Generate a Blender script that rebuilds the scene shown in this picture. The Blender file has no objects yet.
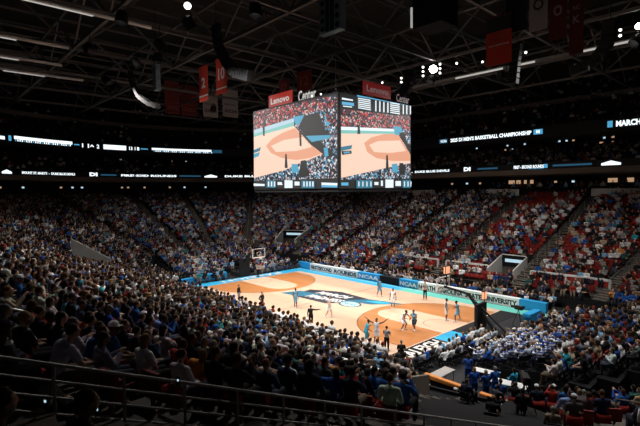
import bpy, bmesh, math, random
import numpy as np
from mathutils import Vector, Matrix
random.seed(7)
rng = np.random.default_rng(11)
PI = math.pi
SC = bpy.context.scene
COL = SC.collection

# ---------------------------------------------------------------- camera, world, exposure
CAM = Vector((33.176, -31.939, 11.164)); YAW, PIT, ROL, FPX = 2.4004, -0.0496, -0.0098, 447.854
fw = Vector((math.cos(PIT)*math.cos(YAW), math.cos(PIT)*math.sin(YAW), math.sin(PIT)))
rt0 = fw.cross(Vector((0, 0, 1))).normalized(); up0 = rt0.cross(fw)
rt = math.cos(ROL)*rt0+math.sin(ROL)*up0; up = -math.sin(ROL)*rt0+math.cos(ROL)*up0
cd = bpy.data.cameras.new('camera'); co = bpy.data.objects.new('camera', cd); COL.objects.link(co)
cd.sensor_width = 36; cd.lens = FPX*36/640; cd.clip_start = .1; cd.clip_end = 400
M = Matrix((rt, up, -fw)).transposed().to_4x4(); M.translation = CAM
co.matrix_world = M; SC.camera = co
SC.view_settings.view_transform = 'Standard'; SC.view_settings.look = 'None'
SC.view_settings.gamma = 1; SC.view_settings.use_curve_mapping = False
SC.view_settings.exposure = 0.0
w = bpy.data.worlds.new('world'); SC.world = w; w.use_nodes = True
w.node_tree.nodes['Background'].inputs[0].default_value = (.5, .6, .7, 1)
w.node_tree.nodes['Background'].inputs[1].default_value = .005
ADDED_LAMP_W = 4600  # power of the lamps added over the stands
SPOT_W = 11000          # court floodlights
FLOODS = [(-21, 15), (-13, 15), (-5, 14.5), (3.2, 13.2), (12, 14.5), (22.7, 14.9),
          (-21, -15), (-12, -15), (1.2, -15.9), (9, -15.5), (16, -15), (-5, -15.5)]

def to_px(p):
    d = Vector(p)-CAM; z = d.dot(fw)
    if z < .3: return (-999, -999, z)
    return (320+FPX*d.dot(rt)/z, 213-FPX*d.dot(up)/z, z)

# ---------------------------------------------------------------- materials
def nodes(m):
    m.use_nodes = True; nt = m.node_tree; return nt, nt.nodes['Principled BSDF']
def mat(name, c, rough=.7, metal=0, noise=0, scale=4, spec=.3):
    m = bpy.data.materials.new(name); nt, b = nodes(m)
    b.inputs['Base Color'].default_value = (*c, 1); b.inputs['Roughness'].default_value = rough
    b.inputs['Metallic'].default_value = metal; b.inputs['Specular IOR Level'].default_value = spec
    if noise:
        tc = nt.nodes.new('ShaderNodeTexCoord'); n = nt.nodes.new('ShaderNodeTexNoise'); n.inputs['Scale'].default_value = scale
        mx = nt.nodes.new('ShaderNodeMix'); mx.data_type = 'RGBA'
        mx.inputs[6].default_value = (*[v*(1-noise) for v in c], 1); mx.inputs[7].default_value = (*[min(1, v*(1+noise)) for v in c], 1)
        nt.links.new(tc.outputs['Object'], n.inputs['Vector']); nt.links.new(n.outputs[0], mx.inputs[0]); nt.links.new(mx.outputs[2], b.inputs['Base Color'])
    return m
def emat(name, c, s):
    m = bpy.data.materials.new(name); nt, b = nodes(m)
    b.inputs['Base Color'].default_value = (0.01, .01, .01, 1); b.inputs['Emission Color'].default_value = (*c, 1)
    b.inputs['Emission Strength'].default_value = s; return m
def ocmat(name, rough=.85, attr=None):
    m = bpy.data.materials.new(name); nt, b = nodes(m); b.inputs['Roughness'].default_value = rough; b.inputs['Specular IOR Level'].default_value = .2
    if attr:
        a = nt.nodes.new('ShaderNodeAttribute'); a.attribute_name = attr; nt.links.new(a.outputs['Color'], b.inputs['Base Color'])
    else:
        a = nt.nodes.new('ShaderNodeObjectInfo'); n = nt.nodes.new('ShaderNodeTexNoise'); n.inputs['Scale'].default_value = 9
        tc = nt.nodes.new('ShaderNodeTexCoord'); nt.links.new(tc.outputs['Object'], n.inputs['Vector'])
        mr = nt.nodes.new('ShaderNodeMapRange'); mr.inputs[3].default_value = .75; mr.inputs[4].default_value = 1.2
        mx = nt.nodes.new('ShaderNodeVectorMath'); mx.operation = 'SCALE'
        nt.links.new(n.outputs[0], mr.inputs[0]); nt.links.new(a.outputs['Color'], mx.inputs[0]); nt.links.new(mr.outputs[0], mx.inputs['Scale'])
        nt.links.new(mx.outputs[0], b.inputs['Base Color'])
    return m
def wood(name, c, c2):
    m = bpy.data.materials.new(name); nt, b = nodes(m); b.inputs['Roughness'].default_value = .32; b.inputs['Specular IOR Level'].default_value = .35
    tc = nt.nodes.new('ShaderNodeTexCoord'); br = nt.nodes.new('ShaderNodeTexBrick'); br.inputs['Scale'].default_value = 1
    br.inputs['Color1'].default_value = (*c, 1); br.inputs['Color2'].default_value = (*c2, 1); br.inputs['Mortar'].default_value = (*[v*.8 for v in c2], 1)
    br.inputs['Brick Width'].default_value = 2.4; br.inputs['Row Height'].default_value = .6; br.inputs['Mortar Size'].default_value = .004
    nt.links.new(tc.outputs['Object'], br.inputs['Vector']); nt.links.new(br.outputs[0], b.inputs['Base Color']); return m
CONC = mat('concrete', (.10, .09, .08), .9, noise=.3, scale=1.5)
AISLE = mat('aisle concrete', (.13, .11, .09), .9, noise=.2, scale=2)
FLOOR = mat('dark floor cover', (.012, .012, .014), .6, noise=.3)
BLK = mat('black cloth', (.008, .008, .009), .9)
BLKM = mat('black metal', (.012, .012, .013), .5, .2)
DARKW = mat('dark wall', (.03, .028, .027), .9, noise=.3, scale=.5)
BEIGE = mat('beige fascia', (.20, .165, .13), .9, noise=.15, scale=.3)
WHITEW = mat('white painted wall', (.62, .60, .56), .8, noise=.12, scale=1)
STEEL = mat('grey painted steel', (.15, .143, .135), .6, .1, noise=.15)
RAIL = mat('brushed steel rail', (.42, .42, .43), .35, .8)
DECK = mat('roof deck', (.05, .045, .04), .9, noise=.3, scale=.4)
DRAIL = mat('dull dark rail', (.42, .41, .40), .5, .3)
WOOD = wood('light maple', (.63, .41, .28), (.68, .45, .31))
WOODO = wood('orange stained maple', (.44, .175, .055), (.49, .20, .07))
WLINE = mat('white line paint', (.75, .72, .68), .4)
KLINE = mat('black line paint', (.02, .02, .02), .4)
TEALD = mat('dark teal paint', (.015, .12, .19), .4)
NAVY = mat('near black paint', (.015, .02, .03), .4)
CYAN = mat('cyan paint', (.03, .36, .62), .4)
PALEB = mat('pale blue paint', (.35, .62, .72), .4)
TEALG = mat('sea green paint', (.12, .50, .42), .4)
REDP = mat('red paint', (.35, .03, .02), .5)
BLUEB = mat('blue board', (.02, .30, .62), .5)
WHITEB = mat('white board', (.72, .74, .74), .5)
WHT = mat('white plastic', (.75, .75, .73), .5)
ORANGE = mat('orange pad', (.85, .30, .06), .5)
GLASS = bpy.data.materials.new('clear glass'); nt, b = nodes(GLASS)
b.inputs['Transmission Weight'].default_value = 1; b.inputs['Roughness'].default_value = 0.02; b.inputs['IOR'].default_value = 1.05
NET = mat('white net', (.8, .8, .8), .8)
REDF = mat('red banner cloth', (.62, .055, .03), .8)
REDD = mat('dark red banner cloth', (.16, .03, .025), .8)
GREYF = mat('pale grey banner cloth', (.45, .42, .40), .8)
BLKF = mat('black banner cloth', (.03, .035, .035), .8)
CLOTH = ocmat('cloth'); SKIN = ocmat('skin', .6); HAIR = ocmat('hair', .7); VCOL = ocmat('crowd colours', .85, 'col')
SEATM = ocmat('seat plastic', .5)
E_W = emat('led white', (.85, .95, 1), 1.3); E_B = emat('led blue', (.10, .45, .75), .8); E_DB = emat('led dim blue', (.03, .16, .28), .45)
E_WARM = emat('warm lamp', (1, .62, .36), .42); E_COOL = emat('screen white', (.6, .85, 1), .8)
E_RED = emat('clock digits', (1, .38, .2), 1.3); E_LAMP = emat('flood lens', (1, .97, .9), 30); E_LAMP2 = emat('small lamp', (1, .95, .88), 3.5)
E_DUCT_GLOW = emat('duct glow', (1, .95, .88), .45)

# ---------------------------------------------------------------- builders
def link(name, me, m=None, parent=None, loc=None, rot=None):
    o = bpy.data.objects.new(name, me); COL.objects.link(o)
    if m is not None and me is not None and not me.materials: me.materials.append(m)
    if parent: o.parent = parent
    if loc is not None: o.location = loc
    if rot is not None: o.rotation_euler = rot
    return o
def tag(o, label, cat, group=None, kind=None):
    o['label'] = label; o['category'] = cat
    if group: o['group'] = group
    if kind: o['kind'] = kind
    return o
def empty(name, loc, rz=0, label=None, cat=None, group=None):
    o = bpy.data.objects.new(name, None); COL.objects.link(o); o.location = loc; o.rotation_euler = (0, 0, rz); o.empty_display_size = .1
    if label: tag(o, label, cat, group)
    return o
class MB:
    def __init__(s): s.v = []; s.f = []; s.mi = []
    def add(s, vs, fs, mi=0):
        n = len(s.v); s.v += [tuple(p) for p in vs]; s.f += [tuple(i+n for i in f) for f in fs]; s.mi += [mi]*len(fs); return s
    def box(s, x0, x1, y0, y1, z0, z1, mi=0):
        return s.add([(x, y, z) for z in (z0, z1) for y in (y0, y1) for x in (x0, x1)],
                     [(0, 2, 3, 1), (4, 5, 7, 6), (0, 1, 5, 4), (2, 6, 7, 3), (0, 4, 6, 2), (1, 3, 7, 5)], mi)
    def bar(s, a, b, wd, ht=None, mi=0):
        a, b = Vector(a), Vector(b); ht = ht or wd; d = (b-a).normalized()
        r = d.cross(Vector((0, 0, 1)))
        if r.length < .01: r = Vector((1, 0, 0))
        r.normalize(); u = r.cross(d)
        q = [p+sx*r*wd/2+su*u*ht/2 for p in (a, b) for sx, su in ((-1, -1), (1, -1), (1, 1), (-1, 1))]
        return s.add(q, [(3, 2, 1, 0), (4, 5, 6, 7), (0, 1, 5, 4), (1, 2, 6, 5), (2, 3, 7, 6), (3, 0, 4, 7)], mi)
    def tube(s, pts, r, n=8, mi=0, closed=False):
        pts = [Vector(p) for p in pts]; m = len(pts); base = len(s.v)
        for i, p in enumerate(pts):
            a = pts[i-1] if (i or closed) else p; bb = pts[(i+1) % m] if (i < m-1 or closed) else p
            d = (bb-a).normalized(); x = d.cross(Vector((0, 0, 1)))
            if x.length < .05: x = d.cross(Vector((0, 1, 0)))
            x.normalize(); y = d.cross(x); rr = r[i] if isinstance(r, (list, tuple)) else r
            for k in range(n): s.v.append(tuple(p+rr*(math.cos(2*PI*k/n)*x+math.sin(2*PI*k/n)*y)))
        for i in range(m if closed else m-1):
            j = (i+1) % m
            for k in range(n): s.f.append((base+i*n+k, base+i*n+(k+1) % n, base+j*n+(k+1) % n, base+j*n+k)); s.mi.append(mi)
        if not closed:
            s.f.append(tuple(base+k for k in range(n))[::-1]); s.f.append(tuple(base+(m-1)*n+k for k in range(n))); s.mi += [mi, mi]
        return s
    def prism(s, poly, z0, z1, mi=0):
        n = len(poly); vs = [(x, y, z0) for x, y in poly]+[(x, y, z1) for x, y in poly]
        return s.add(vs, [tuple(range(n))[::-1], tuple(range(n, 2*n))]+[(i, (i+1) % n, n+(i+1) % n, n+i) for i in range(n)], mi)
    def mesh(s, name, mats=()):
        me = bpy.data.meshes.new(name); me.from_pydata(s.v, [], s.f)
        for m in mats: me.materials.append(m)
        if len(mats) > 1: me.polygons.foreach_set('material_index', s.mi)
        me.update(); return me
    def build(s, name, m, parent=None, loc=None, rot=None):
        ms = m if isinstance(m, (list, tuple)) else [m]
        return link(name, s.mesh(name, ms), None, parent, loc, rot)
def bevel(o, wd=.01, seg=2):
    md = o.modifiers.new('bevel', 'BEVEL'); md.width = wd; md.segments = seg; md.limit_method = 'ANGLE'; return o

_txt = {}
def text_verts(body, size, off=0.0, shear=0, sx=1, align='CENTER'):
    cu = bpy.data.curves.new('t', 'FONT'); cu.body = body; cu.size = size; cu.offset = off; cu.shear = shear; cu.align_x = align; cu.align_y = 'CENTER'
    cu.resolution_u = 2
    o = bpy.data.objects.new('t', cu); COL.objects.link(o)
    dg = bpy.context.evaluated_depsgraph_get(); me = bpy.data.meshes.new_from_object(o.evaluated_get(dg))
    vs = [(v.co.x*sx, v.co.y) for v in me.vertices]; fs = [tuple(p.vertices) for p in me.polygons]
    bpy.data.objects.remove(o); bpy.data.curves.remove(cu); bpy.data.meshes.remove(me)
    return vs, fs
def text_fit(body, wd, ht, off=.02, shear=0):
    vs, fs = text_verts(body, 1, off, shear)
    xs = [v[0] for v in vs]; ys = [v[1] for v in vs]
    cx, cy = (min(xs)+max(xs))/2, (min(ys)+max(ys))/2; kx, ky = wd/(max(xs)-min(xs)), ht/(max(ys)-min(ys))
    return [((x-cx)*kx, (y-cy)*ky) for x, y in vs], fs

# ---------------------------------------------------------------- seating bowl path
HX, HY, RC = 30.5, 13.0, 12.0
QA = RC*PI/2; CX, CY = HX-RC, HY-RC
SEG = [2*CX, QA, 2*CY, QA, 2*CX, QA, 2*CY, QA]; TOT = sum(SEG)
def path(s, d):
    s %= TOT
    for i, L in enumerate(SEG):
        if s <= L: break
        s -= L
    if i == 0: return (CX-s, HY+d, 0, 1)
    if i == 2: return (-HX-d, CY-s, -1, 0)
    if i == 4: return (-CX+s, -HY-d, 0, -1)
    if i == 6: return (HX+d, -CY+s, 1, 0)
    c = {1: (-CX, CY, PI/2), 3: (-CX, -CY, PI), 5: (CX, -CY, 1.5*PI), 7: (CX, CY, 0)}[i]
    a = c[2]+s/RC; n = (math.cos(a), math.sin(a))
    return (c[0]+(RC+d)*n[0], c[1]+(RC+d)*n[1], n[0], n[1])
S_FAR, S_FL, S_L, S_NL, S_NEAR, S_NR, S_R, S_FR = 0, 37, 37+QA, 39+QA, 39+2*QA, 76+2*QA, 76+3*QA, 78+3*QA
ROW, RISE, Z0, NROW = .84, .315, 1.0, 30
ztread = lambda k: Z0+RISE*k
def samples(step=1.0):
    out = []; s0 = 0
    for i, L in enumerate(SEG):
        n = max(1, round(L/step)) if i % 2 == 0 else 16
        out += [s0+L*k/n for k in range(n)]; s0 += L
    return out
SS = samples()
# vomitories: centre s, half width, first row, last row
VOMS = [dict(s=7.6, hw=1.35, k0=2, k1=6), dict(s=S_FL+5.9, hw=1.4, k0=3, k1=8), dict(s=S_NL+14.9, hw=1.5, k0=3, k1=8), dict(s=S_NR+1.6, hw=1.1, k0=3, k1=6)]
def vom_front(s, k):
    v = VOMS[2]; ds = (s-v['s']+TOT/2) % TOT-TOT/2
    return v['hw'] < ds < v['hw']+1.3 and v['k0'] <= k < v['k1']
def in_vom(s, k, pad=0):
    for v in VOMS:
        ds = (s-v['s']+TOT/2) % TOT-TOT/2
        if abs(ds) < v['hw']+pad and v['k0'] <= k < v['k1']: return v
    return None
SSX = sorted(set([round(x, 3) for x in SS]+[round(v['s']+q*v['hw'], 3) for v in VOMS for q in (-1, 1)]))
SSX = [s for i, s in enumerate(SSX) if i == 0 or s-SSX[i-1] > .01]

def ring(mb, d0, z0, d1, z1, s_list=None, mi=0, closed=True):
    sl = s_list or SS; a = []
    for s in sl: x, y, _, _ = path(s, d0); a.append((x, y, z0))
    for s in sl: x, y, _, _ = path(s, d1); a.append((x, y, z1))
    n = len(sl); mb.add(a, [(i, (i+1) % n, n+(i+1) % n, n+i) for i in range(n if closed else n-1)], mi)
def bandpiece(mb, s0, s1, d0, d1, z0, z1, mi=0, n=None):
    n = n or max(1, int(abs(s1-s0)/.6)+1); base = len(mb.v)
    for i in range(n+1):
        s = s0+(s1-s0)*i/n
        for d, z in ((d0, z0), (d1, z0), (d1, z1), (d0, z1)): x, y, _, _ = path(s, d); mb.v.append((x, y, z))
    for i in range(n):
        for k in range(4):
            mb.f.append((base+4*i+k, base+4*i+(k+1) % 4, base+4*i+4+(k+1) % 4, base+4*i+4+k)); mb.mi.append(mi)
    mb.f += [(base+3, base+2, base+1, base), (base+4*n, base+4*n+1, base+4*n+2, base+4*n+3)]; mb.mi += [mi, mi]
def structure(o): o['kind'] = 'structure'; return o

# floor
structure(MB().box(-36, 36, -30, 20, -.3, 0).build('floor', FLOOR))
bowl = MB(); n = len(SSX)
for k in range(NROW):
    for i in range(n):
        sa, sb = SSX[i], SSX[(i+1) % n] if i < n-1 else TOT
        if in_vom((sa+sb)/2, k): continue
        d0, d1 = k*ROW, (k+1)*ROW
        P = [path(sa, d0), path(sb, d0), path(sb, d1), path(sa, d1)]; z = ztread(k)
        bowl.add([(p[0], p[1], z) for p in P], [(3, 2, 1, 0)])
        zl = z-RISE if k and not in_vom((sa+sb)/2, k-1) else (0 if k == 0 else ztread(k-1)-1.2)
        bowl.add([(P[0][0], P[0][1], zl), (P[1][0], P[1][1], zl), (P[1][0], P[1][1], z), (P[0][0], P[0][1], z)], [(0, 1, 2, 3)])
structure(bowl.build('floor_seating_bowl', CONC))
# dasher wall round the floor
dw = MB(); ring(dw, -.12, 0, -.12, 1.2); ring(dw, -.12, 1.2, .02, 1.2); ring(dw, .02, 1.2, .02, Z0-.2)
structure(dw.build('wall_dasher', BLK))
# upper structure
ZT = ztread(NROW-1); DT = NROW*ROW
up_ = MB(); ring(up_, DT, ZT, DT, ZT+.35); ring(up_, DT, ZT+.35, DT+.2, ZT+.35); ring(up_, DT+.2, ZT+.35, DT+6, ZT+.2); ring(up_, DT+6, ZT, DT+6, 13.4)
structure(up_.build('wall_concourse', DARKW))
sl = MB(); ring(sl, DT+6, 13.2, 22.0, 13.2); ring(sl, 22.0, 13.2, 22.0, 13.95)
structure(sl.build('trim_club_fascia', BEIGE))
cl = MB(); ring(cl, 22.0, 13.95, 22.0, 14.9); ring(cl, 22.0, 14.9, 22.4, 14.9)
for k in range(8): ring(cl, 22.4+k*.95, 14.2+k*.36, 23.35+k*.95, 14.2+k*.36); ring(cl, 23.35+k*.95, 14.2+k*.36, 23.35+k*.95, 14.56+k*.36)
ring(cl, 30, 17.1, 34, 17.1); ring(cl, 34, 17.1, 34, 19)
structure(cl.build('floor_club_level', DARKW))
us = MB(); ring(us, 34, 18.9, 25, 18.7); ring(us, 25, 18.7, 25, 20.5); ring(us, 25, 20.5, 25.5, 20.5)
for k in range(22): ring(us, 25.5+k*.85, 20+k*.5, 26.35+k*.85, 20+k*.5); ring(us, 26.35+k*.85, 20+k*.5, 26.35+k*.85, 20.5+k*.5)
ring(us, 44.2, 31, 44.2, 37)
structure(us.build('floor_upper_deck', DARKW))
structure(MB().box(-80, 80, -62, 62, 37, 37.3).build('ceiling', DECK))
# faint horizontal parapets on the upper deck
for nm, d, z0, z1 in (('trim_upper_parapet', 33.4, 24.9, 25.7),):
    t = MB(); ring(t, d, z0, d, z1); ring(t, d, z1, d+.2, z1); structure(t.build(nm, STEEL))

# ---------------------------------------------------------------- vomitory tunnels
VL = ['tunnel mouth with lit sign cut into the far stand', 'tunnel mouth with tall pale side walls in the corner beyond the left basket',
      'pale walled tunnel mouth with lit sign at the left of the camera side stand', 'tunnel mouth with grey side walls low in the stand beside the bench end']
for i, v in enumerate(VOMS):
    zf = max(.25, ztread(v['k0'])-1.2); d0, d1 = v['k0']*ROW, v['k1']*ROW; zt = ztread(v['k1'])
    x, y, nx, ny = path(v['s'], d0)
    root = empty('tunnel_entrance', (x, y, zf), 0, VL[i], 'tunnel entrance', 'tunnel entrances in the lower stand')
    off = Vector((x, y, zf))
    def put(name, m, mt):
        m.v = [(a-off.x, b_-off.y, c-off.z) for a, b_, c in m.v]; return m.build(name, mt, root)
    for sg in (-1, 1):
        ext = 3.2 if (i == 1 and sg == -1) else (1.6 if i == 1 else 0)
        m = MB(); A = []
        for q in (0, .14):
            ss = v['s']+sg*(v['hw']+q)
            for d, z in ((d0-.1, zf), (d1+ext, zf), (d1+ext, zt+(.75 if i != 2 else (.3 if sg > 0 else 2.2))+ext*RISE/ROW), (d0-.1, ztread(v['k0'])+(.9, 1.3, .5 if sg > 0 else 1.1, .9)[i])):
                px, py, _, _ = path(ss, d); A.append((px, py, z))
        m.add(A, [(0, 1, 2, 3), (7, 6, 5, 4), (0, 4, 5, 1), (1, 5, 6, 2), (2, 6, 7, 3), (3, 7, 4, 0)])
        put('side_wall', m, WHITEW if i != 3 else BEIGE)
    m = MB(); bandpiece(m, v['s']-v['hw'], v['s']+v['hw'], d1-.05, d1+.1, zt-.55, zt+.75, n=4); put('header', m, BLK)
    m = MB(); bandpiece(m, v['s']-v['hw'], v['s']+v['hw'], d1+1.8, d1+1.9, zf, zt+.1, n=4); put('back_wall', m, DARKW)
    m = MB(); bandpiece(m, v['s']-v['hw'], v['s']+v['hw'], d0-.1, d1+1.8, zf-.08, zf, n=4); put('tunnel_floor', m, CONC)
    m = MB(); bandpiece(m, v['s']-v['hw']*.72, v['s']+v['hw']*.72, d1-.12, d1-.06, zt-.02, zt+.34, n=4); put('lit_sign', m, E_COOL)
    m = MB(); bandpiece(m, v['s']-v['hw'], v['s']+v['hw'], d1-.08, d1+.14, zt+.75, zt+.83, n=4); put('cap_rail', m, WHT)
# white capped walls in the far stand
CAPS = [(12.6+1.2, 21.0), (3.8, 9.0), (-2.4, 2.6)]
for x0, x1 in CAPS:
    a, b_ = 18.5-min(x1, 18.5), 18.5-x0
    s0 = a if x1 <= 18.5 else -(x1-18.5)*.83
    nm = {12.6+1.2: 'white capped dividing wall with red seats in front, right of the tunnel', 3.8: 'white capped dividing wall left of the far stand tunnel', -2.4: 'short white capped dividing wall behind the right basket clock'}[x0]
    x, y, _, _ = path(b_, 2.6); root = empty('dividing_wall', (x, y, 1.95), 0, nm, 'wall', 'white capped walls in the far stand')
    for name, m_, d0, d1, z0, z1, mt in (('panel', 0, 2.58, 2.66, 1.6, 2.5, WHITEW if 0 else REDP), ('cap', 0, 2.5, 2.74, 2.5, 2.68, WHT)):
        m = MB(); bandpiece(m, s0, b_, d0, d1, z0, z1); m.v = [(p[0]-x, p[1]-y, p[2]-1.95) for p in m.v]; m.build(name, mt, root)
    for sx in (s0, (s0+b_)/2, b_):
        m = MB(); bandpiece(m, sx-.09, sx+.09, 2.48, 2.76, 1.6, 2.6, n=1); m.v = [(p[0]-x, p[1]-y, p[2]-1.95) for p in m.v]; m.build('post', WHT, root)

# ---------------------------------------------------------------- aisles
AIS = []   # (x, y, dirx, diry) dir points up the rake
def ais(s): x, y, nx, ny = path(s, 0); AIS.append((x, y, nx, ny))
for s in (5.2, 15, 24.5, 33.5, S_FL+3.2, S_FL+11.4, S_FL+16, S_L+1.4, S_NL+4.5, S_NL+9.5, S_NL+13.2, S_NEAR+4.5, S_NEAR+13.5, S_NEAR+22.5, S_NEAR+31,
          S_NR+9, S_NR+13.5, S_R+1, S_FR+5, S_FR+10.5, S_FR+16.7): ais(s)
def line_at(px, py, dx, dy, d):   # a slanting aisle given at one point: shifted to the rink edge
    AIS.append((px+dx*d, py+dy*d, -dx, -dy))
line_at(20.5, -29, .17, .985, 15.5); line_at(26.6, -31.0, .17, .985, 18)
def aisle_dist(x, y):
    best = 9
    for ax, ay, dx, dy in AIS:
        px, py = x-ax, y-ay
        if px*dx+py*dy > -1: best = min(best, abs(px*dy-py*dx))
    return best
def sd(x, y):
    "perimeter distance s and offset d of a point"
    if abs(x) <= CX and abs(y) > 1: return ((CX-x) if y > 0 else S_NEAR+x+CX, abs(y)-HY)
    if abs(y) <= CY: return ((S_L+CY-y) if x < 0 else S_R+y+CY, abs(x)-HX)
    cx, cy = math.copysign(CX, x), math.copysign(CY, y); a = math.atan2(y-cy, x-cx) % (2*PI); d = math.hypot(x-cx, y-cy)-RC
    if x < 0 < y: s = S_FL+(a-PI/2)*RC
    elif x < 0: s = S_NL+(a-PI)*RC
    elif y < 0: s = S_NR+(a-1.5*PI)*RC
    else: s = S_FR+a*RC
    return s, d
for i, (ax, ay, dx, dy) in enumerate(AIS):
    m = MB(); px, py = -dy*.55, dx*.55
    for k in range(1, 56):
        q = (k-.5)*.42; x, y = ax+dx*q, ay+dy*q; s, d = sd(x, y); kk = int(d/ROW)
        if d < 0 or kk >= NROW or in_vom(s, kk, .3): continue
        z = ztread(kk)+.01+(RISE/2 if d/ROW-kk > .5 else 0)
        zz = z-.2
        x0, y0 = x-dx*.21, y-dy*.21; x1, y1 = x+dx*.21, y+dy*.21
        m.add([(x0-px, y0-py, zz), (x0+px, y0+py, zz), (x1+px, y1+py, zz), (x1-px, y1-py, zz), (x0-px, y0-py, z), (x0+px, y0+py, z), (x1+px, y1+py, z), (x1-px, y1-py, z)],
              [(0, 1, 5, 4), (4, 5, 6, 7), (1, 2, 6, 5), (3, 0, 4, 7)])
    structure(m.build('floor_aisle_steps', AISLE))
def handrail(a, b, label, bars=1, posts=2, r=.025, hgt=.9, name='aisle_handrail', group='handrails on the aisles', m=RAIL):
    a, b = Vector(a), Vector(b); root = empty(name, a, 0, label, 'handrail', group); L = b-a
    for j in range(bars):
        z = hgt*(1-j*.27)
        MB().tube([Vector((0, 0, z)), L+Vector((0, 0, z))], r, 8).build('rail_bar', m, root)
    for j in range(posts):
        p = L*(j/(posts-1)); MB().tube([p+Vector((0, 0, -.1)), p+Vector((0, 0, hgt))], r*1.1, 8).build('post', m, root)
    return root
hn = 0
for i, (ax, ay, dx, dy) in enumerate(AIS[:-2]):
    for q0 in (2.2, 5.4, 8.6, 11.8, 15.0, 18.2):
        if i in (10, 3) and q0 < 9: continue
        P = []
        for q in (q0, q0+2.1):
            x, y = ax+dx*q, ay+dy*q; s, d = sd(x, y); P.append((x, y, Z0+RISE*d/ROW)); 
        u, v_, zc = to_px(P[0])
        if zc < 3 or not (-10 < u < 650 and v_ < 440): continue
        if in_vom(sd(P[0][0], P[0][1])[0], int(q0/ROW), .4): continue
        side = 'far side' if ay > 5 else ('camera side' if ay < -5 else 'end')
        order = ['lowest', 'second lowest', 'third', 'fourth', 'fifth', 'topmost'][[2.2, 5.4, 8.6, 11.8, 15.0, 18.2].index(q0)]
        handrail(P[0], P[1], 'thin metal handrail, %s up its aisle, aisle %d round the %s stand' % (order, i+1, side), r=.022)
for (a, b_), lb in zip([((19.6, -30.6, 7.55), (19.9, -28.9, 6.85)), ((20.3, -28.2, 6.55), (20.6, -26.3, 5.8)), ((21.0, -26.0, 5.7), (21.8, -23.4, 4.65)), ((17.0, -24.9, 5.2), (17.1, -23.9, 4.75)), ((19.2, -23.4, 4.5), (19.6, -21.9, 3.9))],
                       ['looped metal handrail highest in the dark aisle on the camera side', 'looped metal handrail second down the dark aisle on the camera side', 'long looped metal handrail third down the aisle on the camera side',
                        'short handrail among heads left of the aisle on the camera side', 'handrail lowest in the slanting aisle on the camera side']):
    handrail(a, b_, lb, r=.03)
# the long railing beneath the camera
A0 = Vector((25.63, -31.07+.0, 7.98)); ad = Vector((.1736, .985, -.385))
root = empty('stand_railing', A0-ad*.6, 0, 'long dark four bar metal railing descending across the bottom of the stand', 'railing')
for j in range(4):
    MB().tube([Vector((0, 0, .9-j*.25)), ad*13+Vector((0, 0, .9-j*.25))], .020 if j else .028, 8).build('rail_bar', DRAIL, root)
for j in range(14):
    p = ad*(.25+j*.95); MB().tube([p+Vector((0, 0, -.35)), p+Vector((0, 0, .9))], .026, 8).build('post', DRAIL, root)

# ---------------------------------------------------------------- court
ct = empty('basketball_court', (0, 0, 0), 0, 'light maple basketball court with orange stained areas inside the arcs', 'court')
CL, CW = 14.325, 7.62
def flat(name, poly, z, m, h=.004, parent=ct): return MB().prism(poly, z-h, z).build(name, m, parent)
flat('sub_floor', [(-15.6, -9.0), (18.6, -9.0), (18.6, 10.5), (-19.5, 10.5), (-19.5, -9)], .035, FLOOR, .035)
flat('playing_floor', [(-CL-.1, -8.5), (CL+.1, -8.5), (CL+.1, CW), (-CL-.1, CW)], .05, WOOD, .03)
# three point areas
def arc(cx, cy, r, a0, a1, n=40): return [(cx+r*math.cos(a0+(a1-a0)*i/n), cy+r*math.sin(a0+(a1-a0)*i/n)) for i in range(n+1)]
R3 = 6.75; yl = 6.6; a3 = math.asin(yl/R3)
for sg in (-1, 1):
    hx = sg*(CL-1.6)
    pts = [(sg*CL, -yl)]+[(hx-sg*R3*math.cos(a), R3*math.sin(a)) for a in np.linspace(-a3, a3, 48)]+[(sg*CL, yl)]
    if sg > 0: pts = pts[::-1]
    flat('three_point_area', pts, .053, WOODO)
    ft = sg*(CL-5.79)
    lane = [(sg*CL, -1.83)]+[(ft-sg*1.83*math.cos(a), 1.83*math.sin(a)) for a in np.linspace(-PI/2, PI/2, 24)]+[(sg*CL, 1.83)]
    if sg > 0: lane = lane[::-1]
    flat('free_throw_lane', lane, .056, WOOD)
    def stripe(name, pts, wd, m, z=.058, closed=False):
        mb = MB(); n = len(pts); V = []
        for i in range(n):
            a = Vector(pts[i-1] if i or closed else pts[0]); c = Vector(pts[(i+1) % n] if i < n-1 or closed else pts[-1]); t = (c-a).normalized(); nn = Vector((-t.y, t.x))*wd/2
            p = Vector(pts[i]); V += [(*(p-nn), z), (*(p+nn), z)]
        mb.add(V, [(2*i, 2*i+1, (2*i+3) % (2*n), (2*i+2) % (2*n)) for i in range(n if closed else n-1)])
        return mb.build(name, m, ct)
    stripe('three_point_line', pts, .05, KLINE if sg > 0 else KLINE)
    stripe('lane_line', [(sg*CL, -1.83), (ft, -1.83), (ft, 1.83), (sg*CL, 1.83)], .05, WLINE)
    stripe('restricted_arc', [(hx-sg*1.22*math.cos(a), 1.22*math.sin(a)) for a in np.linspace(-PI/2, PI/2, 20)], .05, KLINE)
stripe('boundary_line', [(-CL, -CW), (CL, -CW), (CL, CW), (-CL, CW)], .05, WLINE, closed=True)
stripe('midcourt_line', [(0, -CW), (0, -1.9)], .05, KLINE); stripe('midcourt_line', [(0, 2.0), (0, CW)], .05, KLINE)
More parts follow.
